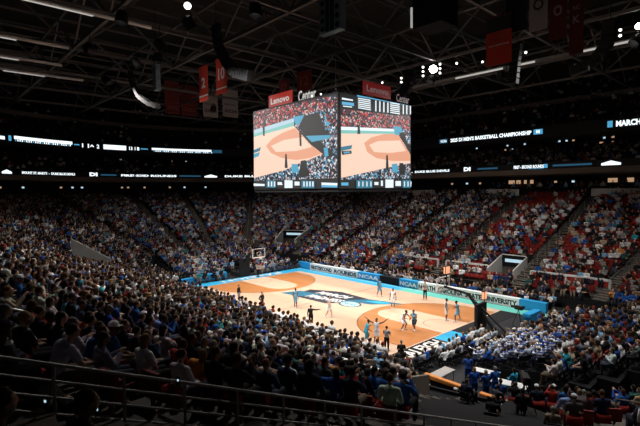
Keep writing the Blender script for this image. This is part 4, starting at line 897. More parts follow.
print('seats', len(SEATS), 'empty', len(EMPT))

# seats: one mesh each for the 300 largest empties, the rest one object
def seat_mesh():
    m = MB(); m.box(-.235, .235, -.27, -.20, .40, .88).box(-.235, .235, -.20, -.12, .38, .74); m.box(-.26, -.235, -.26, .1, .58, .63).box(.235, .26, -.26, .1, .58, .63).box(-.03, .03, -.24, -.18, 0, .42)
    return m.mesh('arena_seat', [SEATM])
SEM = seat_mesh(); EMPT.sort(key=lambda e: e[6])
SIDE = lambda x, y: 'far stand' if y > 8 else ('camera side stand' if y < -8 else ('right end stand' if x > 0 else 'left end stand'))
def place_words(k, s, x, y):
    # nearest aisle along the row, counted in seats
    best = aisle_dist(x, y); n = max(1, round((best-.5)/.55)); ai = min(range(len(AIS)), key=lambda i: abs((x-AIS[i][0])*AIS[i][3]-(y-AIS[i][1])*AIS[i][2]) if (x-AIS[i][0])*AIS[i][2]+(y-AIS[i][1])*AIS[i][3] > -1 else 99)
    a = AIS[ai]; sg = 'left' if (x-a[0])*a[3]-(y-a[1])*a[2] < 0 else 'right'
    if y < -8: sg = 'left' if sg == 'right' else 'right'
    return n, sg, ai
nreal = [e for e in EMPT if e[6] < 1000]
one = nreal[:300]; used = set()
for e in one:
    o = bpy.data.objects.new('arena_seat', SEM); COL.objects.link(o); o.location = e[:3]; o.rotation_euler = (0, 0, e[3]); v = random.uniform(.8, 1.15); o.color = (.21*v, .016*v, .012*v, 1)
    n, sg, ai = place_words(e[4], e[5], e[0], e[1])
    tag(o, 'empty dark red seat, row %d of the %s, %d %s of aisle %d' % (e[4]+1, SIDE(e[0], e[1]), n, sg, ai+1), 'seat', 'dark red seats of the stands')
def instance_mesh(name, tv, tf, places, cols, label, m, cat, group=None):
    "tv (n,3) template verts, one colour per vert index from cols[place][part]"
    tv = np.array(tv); N = len(places); n = len(tv); P = np.array([p[:3] for p in places]); A = np.array([p[3] for p in places])
    return N
st_v = np.array([(x, y, z) for (x0, x1, y0, y1, z0, z1) in ((-.235, .235, -.27, -.2, .4, .88), (-.235, .235, -.2, -.12, .38, .72)) for z in (z0, z1) for y in (y0, y1) for x in (x0, x1)])
bf = [(0, 2, 3, 1), (4, 5, 7, 6), (0, 1, 5, 4), (2, 6, 7, 3), (0, 4, 6, 2), (1, 3, 7, 5)]
st_f = np.array(bf+[tuple(i+8 for i in f) for f in bf])
def merged(name, V, F, C, m):
    "V (N,n,3), F (f,4) quads, C (N,n,3)"
    N, n, _ = V.shape; me = bpy.data.meshes.new(name); me.vertices.add(N*n); me.vertices.foreach_set('co', V.reshape(-1).astype(np.float32))
    idx = (F[None]+np.arange(N)[:, None, None]*n).reshape(-1); k = F.shape[1]; nf = len(idx)//k
    me.loops.add(len(idx)); me.loops.foreach_set('vertex_index', idx.astype(np.int32)); me.polygons.add(nf); me.polygons.foreach_set('loop_start', np.arange(0, nf*k, k, dtype=np.int32)); me.polygons.foreach_set('loop_total', np.full(nf, k, dtype=np.int32))
    me.update(calc_edges=True); a = me.color_attributes.new('col', 'FLOAT_COLOR', 'POINT'); cc = np.concatenate([C.reshape(-1, 3), np.ones((N*n, 1))], 1); a.data.foreach_set('color', cc.reshape(-1).astype(np.float32))
    return link(name, me, m)
def place(V, places):
    "V (n,3) or (N,n,3)"
    A = np.array([p[3] for p in places]); P = np.array([p[:3] for p in places]); c, s = np.cos(A)[:, None], np.sin(A)[:, None]
    if V.ndim == 2: V = np.broadcast_to(V, (len(places),)+V.shape)
    return np.stack([V[..., 0]*c-V[..., 1]*s, V[..., 0]*s+V[..., 1]*c, V[..., 2]], -1)+P[:, None, :]
rest = [e for e in EMPT[300:] if e[6] < 1000] + [e for e in EMPT if e[6] >= 1000]
st2 = np.broadcast_to(st_v, (len(rest),)+st_v.shape).copy(); tk = np.array([e[6] >= 1000 for e in rest]); st2[tk, :, 2] = np.minimum(st2[tk, :, 2], .70)
Vs = place(st2, rest); Cs = np.array([.21, .016, .012])*rng.uniform(.75, 1.2, (len(rest), 1, 1)); Cs = np.broadcast_to(Cs, Vs.shape)
o = merged('arena_seating', Vs, st_f, Cs, VCOL); tag(o, 'the remaining dark red tip-up seats of the stands, mostly behind spectators', 'seats', 'dark red seats of the stands', 'stuff')

# spectators one by one: the 300 nearest
def jit(v, a=.03): return tuple(c+random.uniform(-a, a) for c in v)
POSES = [('sitting', SIT), ('leaning forward', pose(SIT, chest=(0, .10, .85), neck=(0, .20, 1.01), head=(0, .27, 1.15), sh=(.18, .16, .95), el=(.24, .30, .68), wr=(.08, .48, .62))),
         ('clapping', pose(SIT, el=(.24, .12, .74), wr=(.05, .30, .90))), ('arms folded', pose(SIT, el=(.24, .08, .72), wrL=(.06, .20, .80), wrR=(-.06, .18, .77))),
         ('leaning sideways', pose(SIT, chest=(.05, -.02, .86), neck=(.10, 0, 1.03), head=(.14, .03, 1.18), look=.5)), ('head turned', pose(SIT, look=-.7))]
protos = []
for i, (nm, P) in enumerate(POSES):
    for j, h in enumerate(('short', 'long')): protos.append((nm, h, figure('sit%d%d' % (i, j), P, 'tee' if i % 2 else 'casual', h, .014, cap=(j == 0))))
phone = figure('sitphone', pose(SIT, el=(.24, .18, .80), wr=(.06, .36, 1.05)), 'casual', 'short', .014)
protos.append(('raising both hands', 'short', phone))
SEATS.sort(key=lambda e: e[6])
inview = [e for e in SEATS if -5 < to_px((e[0], e[1], e[2]+1.1))[0] < 645 and to_px((e[0], e[1], e[2]+1.25))[1] < 424]
near = [e for e in inview if e[7] in ('bowl', 'court', 'band')][:300]; nearset = set(id(e) for e in near)
seen_l = {}
for e in near:
    x, y, z, rz, k, s, zc, zone = e
    nm, h, F = protos[rng.integers(len(protos))]; w_ = [q[2] for q in SHC]
    if x > 15 and y > -16: w_[4] += 10; w_[5] += 14; w_[6] += 8
    else: w_[0] += 12; w_[1] += 8
    sc_, sn, _ = SHC[wpick(w_)]; hc, hn_ = HR[wpick([6, 6, 3, 2, 1.5, 6])]; sk = SK[wpick([5, 5, 4, 2, 2, 2])]; tc = random.choice([(.02, .025, .05), (.012, .012, .014), (.05, .06, .09), (.16, .13, .09)])
    capc = None; cw = ''
    if h == 'short' and rng.random() < .22: capc, cn = random.choice([((.75, .75, .75), 'white'), ((.02, .08, .35), 'blue'), ((.015, .015, .02), 'black')]); cw = cn+'-capped '; hn_ = ''
    if zone == 'bowl': n, sg, ai = place_words(k, s, x, y); wh = '%s row %d, %d %s of aisle %d' % (SIDE(x, y).replace(' stand', ''), k+1, n, sg, ai+1)
    elif zone == 'court': wh = 'courtside row %d, seat %d from the left' % (k+1, round((s+17)/.58)+1)
    else: wh = 'floor riser step %d, seat %d from the camera' % (k+1, round((s+6.9)/.53)+1)
    lb = '%s%s in %s, %s, %s' % (cw if cw else hn_+' ', 'spectator', sn, nm.replace('raising both hands', 'hands up'), wh)
    while lb in seen_l: lb += ' again'
    seen_l[lb] = 1
    hcol = tuple(c*random.uniform(.8, 1.2) for c in hc)
    person('seated_spectator', F, (x+random.uniform(-.04, .04), y+random.uniform(-.03, .03), z), rz+random.uniform(-.22, .22), sk, hcol, tuple(c*random.uniform(.8, 1.2) for c in sc_), tc, lb, 'spectator', 'spectators seated in the stands', capc=capc, scale=random.uniform(1.0, 1.12))

# the rest of the crowd: one object
def lowpoly():
    V = []; F = []; C = []
    def bx(pts8, c): n = len(V); V.extend(pts8); F.extend([tuple(i+n for i in f) for f in bf]); C.extend([c]*8)
    def seg(a, b, wa, da, wb, db, c):    # box between rings at a (bottom) and b (top) with half widths
        bx([(a[0]+sx*wa, a[1]+sy*da, a[2]) for sy in (-1, 1) for sx in (-1, 1)]+[(b[0]+sx*wb, b[1]+sy*db, b[2]) for sy in (-1, 1) for sx in (-1, 1)], c)
    seg((0, 0, .46), (0, -.02, .80), .16, .11, .19, .12, 0); seg((0, -.02, .80), (0, 0, 1.03), .20, .12, .13, .07, 0)
    seg((0, 0, 1.02), (0, .02, 1.10), .05, .05, .05, .05, 1)
    seg((0, .03, 1.08), (0, .03, 1.20), .055, .07, .078, .092, 1); seg((0, .03, 1.20), (0, .025, 1.29), .078, .092, .05, .06, 1)
    seg((0, -.015, 1.13), (0, -.01, 1.22), .078, .07, .088, .085, 2); seg((0, -.01, 1.22), (0, .005, 1.325), .088, .10, .05, .06, 2)
    for s in (-1, 1):
        seg((s*.25, .08, .68), (s*.21, 0, 1.0), .045, .05, .055, .06, 0)
        bx([(s*.25+q, y, z) for z in (.62, .70) for y, q in ((.05, -.04), (.05, .04))][:0]+[(s*x, y, z) for z in (.60, .69) for (y, xa, xb) in ((.05, .20, .29), (.34, .08, .16)) for x in (xa, xb)], 0 if s > 0 else 1)
        bx([(s*x, y, z) for z in (.42, .60) for (y, xa, xb) in ((-.05, .02, .18), (.50, .05, .19)) for x in (xa, xb)], 3)
        seg((s*.12, .47, .0), (s*.12, .45, .5), .055, .07, .065, .07, 3)
    return np.array(V), np.array(F), np.array(C)
LV, LF, LC = lowpoly()
far = [e for e in SEATS if id(e) not in nearset]; N = len(far); FV = np.broadcast_to(LV, (N,)+LV.shape).copy()
# vary: lean, height, arms, standing
sc1 = rng.uniform(.98, 1.16, (N, 1)); lean = rng.uniform(-.05, .30, (N, 1)); lat = rng.uniform(-.12, .12, (N, 1)); up1 = np.clip(FV[..., 2]-.5, 0, 1)
FV[..., 1] += up1*lean; FV[..., 0] += up1*lat; FV[..., :] *= sc1[..., None]
armv = (LC < 2) & (np.abs(LV[:, 0]) > .05) & (LV[:, 2] < .75) & (LV[:, 1] > .2); FV[:, armv, 2] += np.where(rng.random((N, 1)) < .3, rng.uniform(.1, .45, (N, 1)), 0)
yaw = rng.normal(0, .25, N); far2 = [(e[0]+rng.uniform(-.06, .06), e[1]+rng.uniform(-.05, .05), e[2]+(0 if rng.random() > .03 else .3), e[3]+yaw[i]) for i, e in enumerate(far)]
sc_a = np.array([q[0] for q in SHC]); w1 = np.array([q[2] for q in SHC], float)
def zone_w(e):
    w_ = w1.copy(); x, y = e[0], e[1]
    if y < -8 and x < 16: w_[0] += 14; w_[8] += 5
    if x < -14 and y > -8: w_[5] += 8; w_[6] += 5; w_[7] += 3; w_[4] += 4
    if y > 8 and x > 0: w_[7] += 3; w_[4] += 5
    if e[7] == 'press': w_[0] += 50
    if e[7] == 'court': w_[0] += 10; w_[4] += 14
    if e[7] == 'court' and e[4] == 0 and x > 5: w_[4] += 400
    if x > 15 and y < 8: w_[4] += 8; w_[5] += 8; w_[6] += 3
    return w_/w_.sum()
ci = np.array([rng.choice(len(w1), p=zone_w(e)) for e in far]); top = sc_a[ci]*rng.uniform(.7, 1.2, (N, 1))
skn = np.array(SK)[rng.choice(6, N, p=[.24, .24, .2, .12, .1, .1])]*rng.uniform(.8, 1.15, (N, 1)); hr = np.array([h[0] for h in HR])[rng.choice(6, N, p=[.26, .22, .13, .08, .06, .25])]
capm_ = rng.random(N) < .12; hr[capm_] = np.array([(.7, .7, .7), (.02, .08, .35), (.25, .03, .02)])[rng.integers(0, 3, capm_.sum())]
tr = np.array([(.02, .025, .05), (.012, .012, .014), (.05, .06, .09), (.16, .13, .09)])[rng.integers(0, 4, N)]
pal = np.stack([top, skn, hr, tr], 1); FC = pal[:, LC, :]
o = merged('distant_crowd', place(FV, far2), LF, FC, VCOL); tag(o, 'dense crowd filling the farther rows of the stands round the court', 'crowd', 'spectators seated in the stands', 'stuff')
# sparse people in the dark club tier and upper deck
ds = []
for i in range(1500):
    s = rng.uniform(-12, 80); 
    if rng.random() < .5: k = rng.integers(0, 8); d, z = 22.9+k*.95, 14.2+k*.36
    else: k = rng.integers(0, 21); d, z = 26+k*.85, 20.5+(k-1)*.5
    x, y, nx, ny = path(s, d); ds.append((x, y, z, math.atan2(-ny, -nx)-PI/2))
N = len(ds); FC = np.stack([sc_a[rng.choice(len(w1), N, p=w1/w1.sum())], np.array(SK)[rng.integers(0, 6, N)], np.array([h[0] for h in HR])[rng.integers(0, 6, N)], np.full((N, 3), .02)], 1)[:, LC, :]
o = merged('upper_tier_crowd', place(LV, ds), LF, FC, VCOL); tag(o, 'barely visible crowd in the dark club tier and upper deck', 'crowd', None, 'stuff')

# ---------------------------------------------------------------- players, officials, benches, band
def P_(base, **k): return pose(base, **k)
F_run = lambda key, **k: figure(key, P_(STAND, **k), 'uniform', 'short', .011)
def at_court(x, y): return (x, y, .055)
WH, LB, DBK = (.78, .80, .82), (.16, .42, .62), (.03, .04, .06)
stand_u = F_run('std_u'); 
walk_u = F_run('walk_u', knL=(-.11, .16, .52), anL=(-.11, .20, .10), knR=(.11, -.02, .50), anR=(.12, -.26, .13), elL=(-.24, -.10, 1.14), wrL=(-.22, .06, .95), elR=(.24, .06, 1.16), wrR=(.20, .28, 1.05))
arms_u = F_run('arms_u', elL=(-.46, .02, 1.55), wrL=(-.70, .04, 1.75), elR=(.46, .02, 1.55), wrR=(.70, .04, 1.75), anL=(-.17, 0, .09), anR=(.17, 0, .09))
crouch_u = F_run('crouch_u', pelvis=(0, -.12, .80), chest=(0, .08, 1.08), neck=(0, .18, 1.25), head=(0, .24, 1.40), sh=(.18, .12, 1.19), el=(.34, .26, 1.0), wr=(.36, .48, 1.0), hip=(.09, -.1, .78), knL=(-.20, .14, .46), anL=(-.24, .0, .09), knR=(.20, .14, .46), anR=(.26, -.05, .09))
drive_u = F_run('drive_u', pelvis=(0, 0, .90), chest=(0, .12, 1.20), neck=(0, .18, 1.38), head=(0, .23, 1.55), sh=(.18, .15, 1.31), elL=(-.26, .30, 1.15), wrL=(-.14, .50, 1.20), elR=(.28, .0, 1.12), wrR=(.26, .24, .98), hip=(.09, 0, .86), knL=(-.10, .30, .62), anL=(-.10, .16, .20), knR=(.10, -.04, .46), anR=(.12, -.34, .12))
lunge_u = F_run('lunge_u', pelvis=(0, 0, .86), chest=(0, .06, 1.17), neck=(0, .10, 1.35), head=(0, .14, 1.52), sh=(.18, .08, 1.28), elL=(-.30, .22, 1.20), wrL=(-.24, .46, 1.26), elR=(.36, .0, 1.08), wrR=(.46, .16, .95), hip=(.09, 0, .82), knL=(-.16, .26, .50), anL=(-.20, .24, .09), knR=(.26, -.12, .50), anR=(.50, -.30, .12))
stand_c = figure('std_c', STAND, 'casual', 'short', .011); stand_t = figure('std_t', P_(STAND, el=(.24, .10, 1.16), wr=(.12, .30, 1.10)), 'tee', 'short', .011)
point_c = figure('point_c', P_(STAND, elR=(.46, .02, 1.40), wrR=(.72, .05, 1.43)), 'casual', 'short', .011); hips_c = figure('hips_c', P_(STAND, el=(.36, -.06, 1.18), wr=(.19, .06, 1.02)), 'casual', 'short', .011)
def rz_to(x, y): return math.atan2(y, x)-PI/2
players = [
 (stand_u, .5, -5.3, rz_to(1, .1), SK[4], LB, LB, 'player in light blue uniform standing left of the centre emblem', 'player'),
 (walk_u, 5.0, -5.2, rz_to(1, .2), SK[0], WH, WH, 'player in white uniform walking at the near edge of the centre emblem', 'player'),
 (walk_u, 3.1, 3.9, rz_to(1, -.2), SK[4], LB, LB, 'player in light blue uniform at the far side before the blue board', 'player'),
 (stand_u, 7.1, 1.1, rz_to(.6, -1), SK[5], WH, WH, 'player in white uniform standing above the three point arc', 'player'),
 (arms_u, 12.4, -7.5, rz_to(.55, -1), SK[4], WH, WH, 'player in white with both arms raised wide at the near arc', 'player'),
 (crouch_u, 11.7, -3.4, rz_to(1, .1), SK[4], WH, WH, 'player in white crouching with arms out beside the ball handler', 'player'),
 (drive_u, 12.6, -3.2, rz_to(.3, -1), SK[5], LB, DBK, 'player in blue and black running at the near side of the lane', 'player'),
 (stand_u, 12.7, 1.2, rz_to(1, .4), SK[4], WH, WH, 'player in white guarding under the far side of the right basket', 'player'),
 (lunge_u, 13.5, 1.7, rz_to(-.7, -.7), SK[4], LB, LB, 'player in light blue with wide stance under the right basket', 'player'),
 (drive_u, 11.9, -8.1, rz_to(.3, 1), SK[5], (.05, .38, .55), (.05, .38, .55), 'player in bright blue bending just left of the arm raising player', 'player')]
for F, x, y, rz, sk, sh, tr_, lb, ct_ in players: person('basketball_player', F, at_court(x, y), rz, sk, HR[0][0], sh, tr_, lb, 'player', 'players on the court', shoes=(.6, .6, .6), scale=1.08, eyes=True)
for F, x, y, rz, sk, sh, tr_, lb, nm in [
 (stand_c, -5.3, -7.9, rz_to(1, .6), SK[0], (.015, .015, .017), (.30, .30, .32), 'person in black top and grey trousers standing alone at the near sideline', 'sideline_person'),
 (hips_c, -1.0, -8.1, rz_to(1, .3), SK[0], (.03, .03, .035), (.015, .015, .017), 'person in black and grey standing hand on hip at the near sideline', 'sideline_person'),
 (point_c, 5.9, -8.1, rz_to(-.8, 1.0), SK[4], (.015, .015, .017), (.015, .015, .017), 'coach in black pointing along the court with a stretched arm', 'coach')]:
    person(nm, F, at_court(x, y), rz, sk, HR[0][0], sh, tr_, lb, 'person', None, eyes=True)
STR = bpy.data.materials.new('striped shirt'); nt, b = nodes(STR); tc = nt.nodes.new('ShaderNodeTexCoord'); wv = nt.nodes.new('ShaderNodeTexWave'); wv.bands_direction = 'X'; wv.inputs['Scale'].default_value = 6
rp = nt.nodes.new('ShaderNodeValToRGB'); rp.color_ramp.interpolation = 'CONSTANT'; rp.color_ramp.elements[0].color = (.02, .02, .02, 1); rp.color_ramp.elements[1].color = (.55, .55, .55, 1); rp.color_ramp.elements[1].position = .5
nt.links.new(tc.outputs['Object'], wv.inputs[0]); nt.links.new(wv.outputs[0], rp.inputs[0]); nt.links.new(rp.outputs[0], b.inputs['Base Color'])
def striped(F, m):
    G = dict(F); me = F['shirt'].copy(); me.materials.clear(); me.materials.append(m); G['shirt'] = me; return G
ref = striped(stand_t, STR)
person('referee', ref, at_court(7.1, 6.3), rz_to(.5, -1), SK[0], HR[0][0], (1, 1, 1), (.01, .01, .012), 'official in striped shirt and black trousers at the far sideline', 'referee', 'officials on the court', eyes=True)
person('referee', ref, at_court(13.8, -8.1), rz_to(-.3, 1), SK[0], HR[0][0], (1, 1, 1), (.01, .01, .012), 'official in striped shirt walking right of the arm raising player', 'referee', 'officials on the court', eyes=True)
person('referee', ref, at_court(-14.9, 1.0), rz_to(1, .1), SK[2], HR[1][0], (1, 1, 1), (.01, .01, .012), 'official standing at the far left baseline below the hoop', 'referee', 'officials on the court', eyes=True)
r = tag(link('basketball', None), 'orange basketball held by the running player beside the lane', 'basketball') if 0 else None
bm = bmesh.new(); bmesh.ops.create_icosphere(bm, subdivisions=3, radius=.12); me = bpy.data.meshes.new('basketball'); bm.to_mesh(me); bm.free(); o = link('basketball', me, ORANGE, None, (12.74, -3.92, 1.36)); tag(o, 'orange basketball in the hands of the running blue and black player', 'basketball')

# folding chairs for everyone seated on the floor and the risers
def chair_mesh():
    m = MB(); m.box(-.22, .22, -.20, .2, .42, .46).box(-.22, .22, -.25, -.21, .55, .82)
    for x in (-.21, .21): m.bar((x, -.25, .8), (x, .18, 0), .025); m.bar((x, .16, .44), (x, -.22, 0), .025)
    return m.mesh('folding_chair', [BLKM])
CHM = chair_mesh(); fl = sorted([e for e in SEATS if e[7] != 'bowl'], key=lambda e: e[6])
ZN = {'court': 'camera side courtside', 'press': 'press seats behind the boards', 'band': 'right end riser', 'end': 'left end floor'}
for e in fl[:300]:
    o = bpy.data.objects.new('folding_chair', CHM); COL.objects.link(o); o.location = e[:3]; o.rotation_euler = (0, 0, e[3])
    tag(o, 'black folding chair, %s, row %d, %.1f metres along' % (ZN[e[7]], e[4]+1, e[5]+20), 'chair', 'black folding chairs on the floor')
cv = np.array([(x, y, z) for (x0, x1, y0, y1, z0, z1) in ((-.22, .22, -.2, .2, .40, .46), (-.22, .22, -.25, -.21, .5, .8)) for z in (z0, z1) for y in (y0, y1) for x in (x0, x1)])
rs = fl[300:]; V_ = place(cv, rs); o = merged('floor_chairs', V_, st_f, np.full(V_.shape, .012), VCOL); tag(o, 'remaining black folding chairs under the spectators on the floor', 'chairs', 'black folding chairs on the floor', 'stuff')

# white clad row along the right baseline
sitw = figure('sitw', SIT, 'tee', 'short', .012); sitl = figure('sitl', POSES[1][1], 'casual', 'long', .012); clapl = figure('clapl', POSES[2][1], 'casual', 'long', .012)
i = 0
for x0 in (17.5, 18.35):
    for j in range(15):
        y = -10.3+j*.62+random.uniform(-.12, .12); x0 += random.uniform(-.06, .06)
        if x0 > 18 and (j < 4): continue
        i += 1; F = (sitw, sitl, clapl)[(i*7) % 3]; sc_ = random.choice((WH, WH, WH, (.45, .5, .56), (.02, .09, .36), (.03, .03, .04), (.10, .30, .5)))
        person('baseline_spectator', F, (x0, y, 0), rz_to(-1, .15)+random.uniform(-.2, .2), SK[i % 4], HR[(i*3) % 6][0], sc_, (.03, .03, .04), 'person in %s, %s row along the right baseline, place %d from the camera' % ('white' if sc_[0] > .7 else ('grey' if sc_[0] > .4 else ('light blue' if sc_[0] > .06 else ('blue' if sc_[2] > .2 else 'black'))), 'front' if x0 < 17.9 else 'second', j+1), 'person', 'people seated along the right baseline')
        o = bpy.data.objects.new('folding_chair', CHM); COL.objects.link(o); o.location = (x0, y, 0); o.rotation_euler = (0, 0, rz_to(-1, .15)); tag(o, 'black folding chair, %s row along the right baseline, place %d from the camera' % ('front' if x0 < 18 else 'second', j+1), 'chair', 'black folding chairs on the floor')
# band on the riser
BSTR = bpy.data.materials.new('band shirt'); nt, b = nodes(BSTR); tc = nt.nodes.new('ShaderNodeTexCoord'); wv = nt.nodes.new('ShaderNodeTexWave'); wv.bands_direction = 'Z'; wv.inputs['Scale'].default_value = 2.1
rp = nt.nodes.new('ShaderNodeValToRGB'); rp.color_ramp.interpolation = 'CONSTANT'; rp.color_ramp.elements[0].color = (.015, .07, .30, 1); rp.color_ramp.elements[1].color = (.80, .82, .85, 1); rp.color_ramp.elements[1].position = .42
nt.links.new(tc.outputs['Object'], wv.inputs[0]); nt.links.new(wv.outputs[0], rp.inputs[0]); nt.links.new(rp.outputs[0], b.inputs['Base Color'])
bplay = striped(figure('bplay', P_(SIT, el=(.27, .22, .86), wr=(.06, .34, 1.06)), 'casual', 'short', .013, cap=True), BSTR); bsit = striped(figure('bclap', POSES[2][1], 'casual', 'long', .013), BSTR)
BRASS = mat('brass', (.75, .60, .32), .25, .9); SILV = mat('silver plate', (.75, .76, .78), .25, .9)
def trumpet(loc, rz, label, m):
    r = empty('trumpet', loc, rz, label, 'trumpet', 'trumpets of the band')
    MB().tube([(0, -.22, 0), (0, .10, 0), (0, .20, 0), (0, .27, 0), (0, .30, 0)], [.008, .010, .018, .038, .062], 12).build('bell', m, r); MB().tube([(0, -.05, -.0), (0, -.08, -.06), (0, .08, -.07), (0, .12, -.0)], .008, 6).build('tubing', m, r)
    for k in range(3): MB().tube([(0, -.03+k*.03, -.08), (0, -.03+k*.03, .05)], .010, 6).build('valve', m, r)
n_ = 0
for k in range(5):
    for j in range(10):
        if rng.random() < .06: continue
        x, y, z = 19.4+(k+.45)*.9+random.uniform(-.1, .1), -6.8+j*.60+random.uniform(-.1, .1), .24*(k+1); pl = rng.random() < .45; F = bplay if pl else (bsit, clapl, sitl, sitw)[rng.integers(4)]; rz = rz_to(-1, .1)+random.uniform(-.6, .6); n_ += 1
        person('band_musician', F, (x, y, z), rz, SK[(j+k) % 5], HR[(j*3+k) % 6][0], random.choice(((.75, .77, .8), (.02, .09, .36), (.5, .6, .7))), (.015, .02, .05), 'musician in white or blue, band step %d, place %d from the camera, %s' % (k+1, j+1, 'playing' if pl else 'seated'), 'person', 'band on the riser', capc=(.02, .08, .35) if (j % 3) else (.75, .75, .75))
        o = bpy.data.objects.new('folding_chair', CHM); COL.objects.link(o); o.location = (x, y, z); o.rotation_euler = (0, 0, rz); tag(o, 'black folding chair on the band riser, step %d, place %d from the camera' % (k+1, j+1), 'chair', 'black folding chairs on the floor')
        if pl: trumpet((x+math.cos(rz+PI/2)*.42, y+math.sin(rz+PI/2)*.42, z+1.12), rz, 'trumpet raised by the musician on band step %d, place %d from the camera' % (k+1, j+1), BRASS if j % 4 else SILV)
# red seat rails across the riser behind the band
for k in range(6, 12, 2):
    r = empty('riser_rail', (19.4+k*.9, -2, .24*(k+1)), 0, 'dark red rail across the right end riser, step %d' % (k+1), 'rail', 'rails of the right end riser'); MB().tube([(0, -3, .8), (0, 8, .8)], .03, 6).build('bar', REDP, r)
    for y in (-3, 0, 3, 6, 8): MB().bar((0, y, 0), (0, y, .8), .04).build('post', BLKM, r)

# orange topped barrier, pale table, camera platform
for x0, x1, lb in ((19.3, 22.0, 'orange padded barrier top left of the people in blue robes'), (22.5, 25.2, 'orange padded barrier top right of the people in blue robes')):
    r = empty('padded_barrier_rail', ((x0+x1)/2, -11.6, 0), 0, lb, 'barrier', 'orange topped barriers at the lower right'); h = (x1-x0)/2
    bevel(MB().box(-h, h, -.14, .14, .98, 1.2).build('pad', ORANGE, r), .05, 3); MB().box(-h, h, -.06, .06, .1, .98).build('black_skirt', BLK, r)
    for s in (-1, 1): MB().box(s*(h-.08)-.06, s*(h-.08)+.06, -.2, .2, 0, .98).build('leg', CYAN if (s < 0 and x0 < 20) else BLKM, r)
def plain_table(x, y, rz, L, wd, m, label, h=.76):
    r = empty('folding_table', (x, y, 0), rz, label, 'table'); bevel(MB().box(-L/2, L/2, -wd/2, wd/2, h-.04, h).build('table_top', m, r), .01, 1)
    for sx in (-1, 1):
        for sy in (-1, 1): MB().tube([(sx*(L/2-.1), sy*(wd/2-.08), 0), (sx*(L/2-.1), sy*(wd/2-.08), h-.04)], .018, 6).build('leg', BLKM, r)
plain_table(19.3, -9.9, PI/2, 1.7, .7, GREYF, 'pale grey table beyond the left end of the orange barrier'); plain_table(22.6, -8.6, .2, 1.8, .7, WHT, 'white table beside the people in blue robes')
plain_table(21.0, -8.0, .2, 1.4, .6, WHT, 'small white table in front of the band riser')
rb = figure('robe', P_(STAND, el=(.24, .10, 1.16), wr=(.14, .28, 1.16)), 'casual', 'long', .011)
for x, y, sc_, lb in ((21.5, -10.3, (.02, .10, .42), 'standing person in royal blue top just behind the orange barrier'), (22.1, -10.2, (.02, .09, .36), 'second standing person in royal blue behind the gap in the orange barrier'), (22.2, -9.4, (.03, .14, .45), 'person in blue beside the small white tables'),
    (23.0, -8.9, (.03, .38, .62), 'standing person in bright cyan shirt before the band riser'), (20.3, -8.8, (.03, .10, .40), 'person in blue standing left of the small white tables'), (21.6, 6.9, (.03, .38, .60), 'person in cyan standing on the dark floor beyond the right corner'),
    (24.9, -10.9, (.02, .08, .30), 'person in dark blue standing at the right end of the orange barrier'), (17.1, -11.0, (.02, .02, .02), 'person in black standing at the near right corner of the court'), (16.2, -9.6, (.02, .02, .02), 'person in black standing behind the near end of the bench'), (-16.0, -9.6, (.7, .7, .7), 'person in white standing at the left corner of the court'), (-16.8, -8.8, (.03, .03, .03), 'person in black standing at the left corner blue table')):
    person('standing_attendant', rb if y > -11 and sc_[2] > .2 else stand_t, (x, y, 0), rz_to(-1, .6)+random.uniform(-.4, .4), SK[int(abs(x)) % 4], HR[int(abs(x)) % 6][0], sc_, tuple(c*.8 for c in sc_) if sc_[2] > .2 and sc_[2] < .5 else (.015, .015, .02), lb, 'person', 'people standing round the court')
for i, (x, y, lb) in enumerate(((21.6, -12.35, 'person in white shirt seated left behind the orange barrier on the camera side'), (22.3, -12.35, 'person in white shirt seated right behind the orange barrier on the camera side'), (19.9, -12.4, 'person in white cap seated at the left end of the orange barrier'))):
    person('seated_attendant', figure('sit00', SIT), (x, y, 0), .2, SK[0], HR[1][0], WH, (.02, .02, .03), lb, 'person', 'people seated at the orange barrier', capc=(.75, .75, .75)); o = bpy.data.objects.new('folding_chair', CHM); COL.objects.link(o); o.location = (x, y, 0); tag(o, 'black folding chair on the camera side of the orange barrier, chair %d from the left' % (i+1), 'chair', 'black folding chairs on the floor')
plain_table(24.0, -12.1, 0, 2.6, .8, BLKM, 'black production table at the bottom right behind the barrier')
r = empty('monitor', (23.9, -12.1, .76), 2.6, 'glowing white monitor on the black production table', 'monitor'); MB().box(-.3, .3, -.03, .03, .12, .52).build('casing', BLKM, r); MB().box(-.27, .27, .03, .035, .15, .49).build('screen', E_COOL, r); MB().box(-.27, .27, -.035, -.03, .15, .49).build('screen', E_COOL, r); MB().box(-.04, .04, -.03, .03, 0, .14).build('stand', BLKM, r); MB().box(-.14, .14, -.1, .1, 0, .015).build('foot', BLKM, r)
r = empty('keyboard', (24.5, -12.2, .76), .1, 'pale keyboard and papers on the black production table', 'keyboard'); MB().box(-.25, .25, -.09, .09, 0, .02).build('tray', WHT, r); MB().box(-.22, .22, -.07, .07, .02, .028).build('keys', STEEL, r)
def tv_camera(x, y, z, rz, label):
    r = empty('television_camera', (x, y, z), rz, label, 'camera', 'television cameras'); bevel(MB().box(-.14, .14, -.35, .3, 1.3, 1.62).build('body', BLKM, r), .03); MB().tube([(0, .3, 1.46), (0, .62, 1.46)], [.09, .12], 12).build('lens', BLKM, r); MB().box(-.1, .1, -.5, -.35, 1.5, 1.68).build('viewfinder', BLKM, r)
    for k in range(3):
        a = 2*PI*k/3; MB().tube([(0, 0, 1.3), (.45*math.cos(a), .45*math.sin(a), 0)], .025, 6).build('tripod_leg', BLKM, r)
tv_camera(25.3, -11.9, 0, 1.0, 'television camera on tripod at the lower right by the barrier'); tv_camera(17.4, 4.4, 0, 1.4, 'television camera on tripod at the right baseline'); tv_camera(-16.3, -4.4, 0, -1.5, 'television camera on tripod at the left baseline')

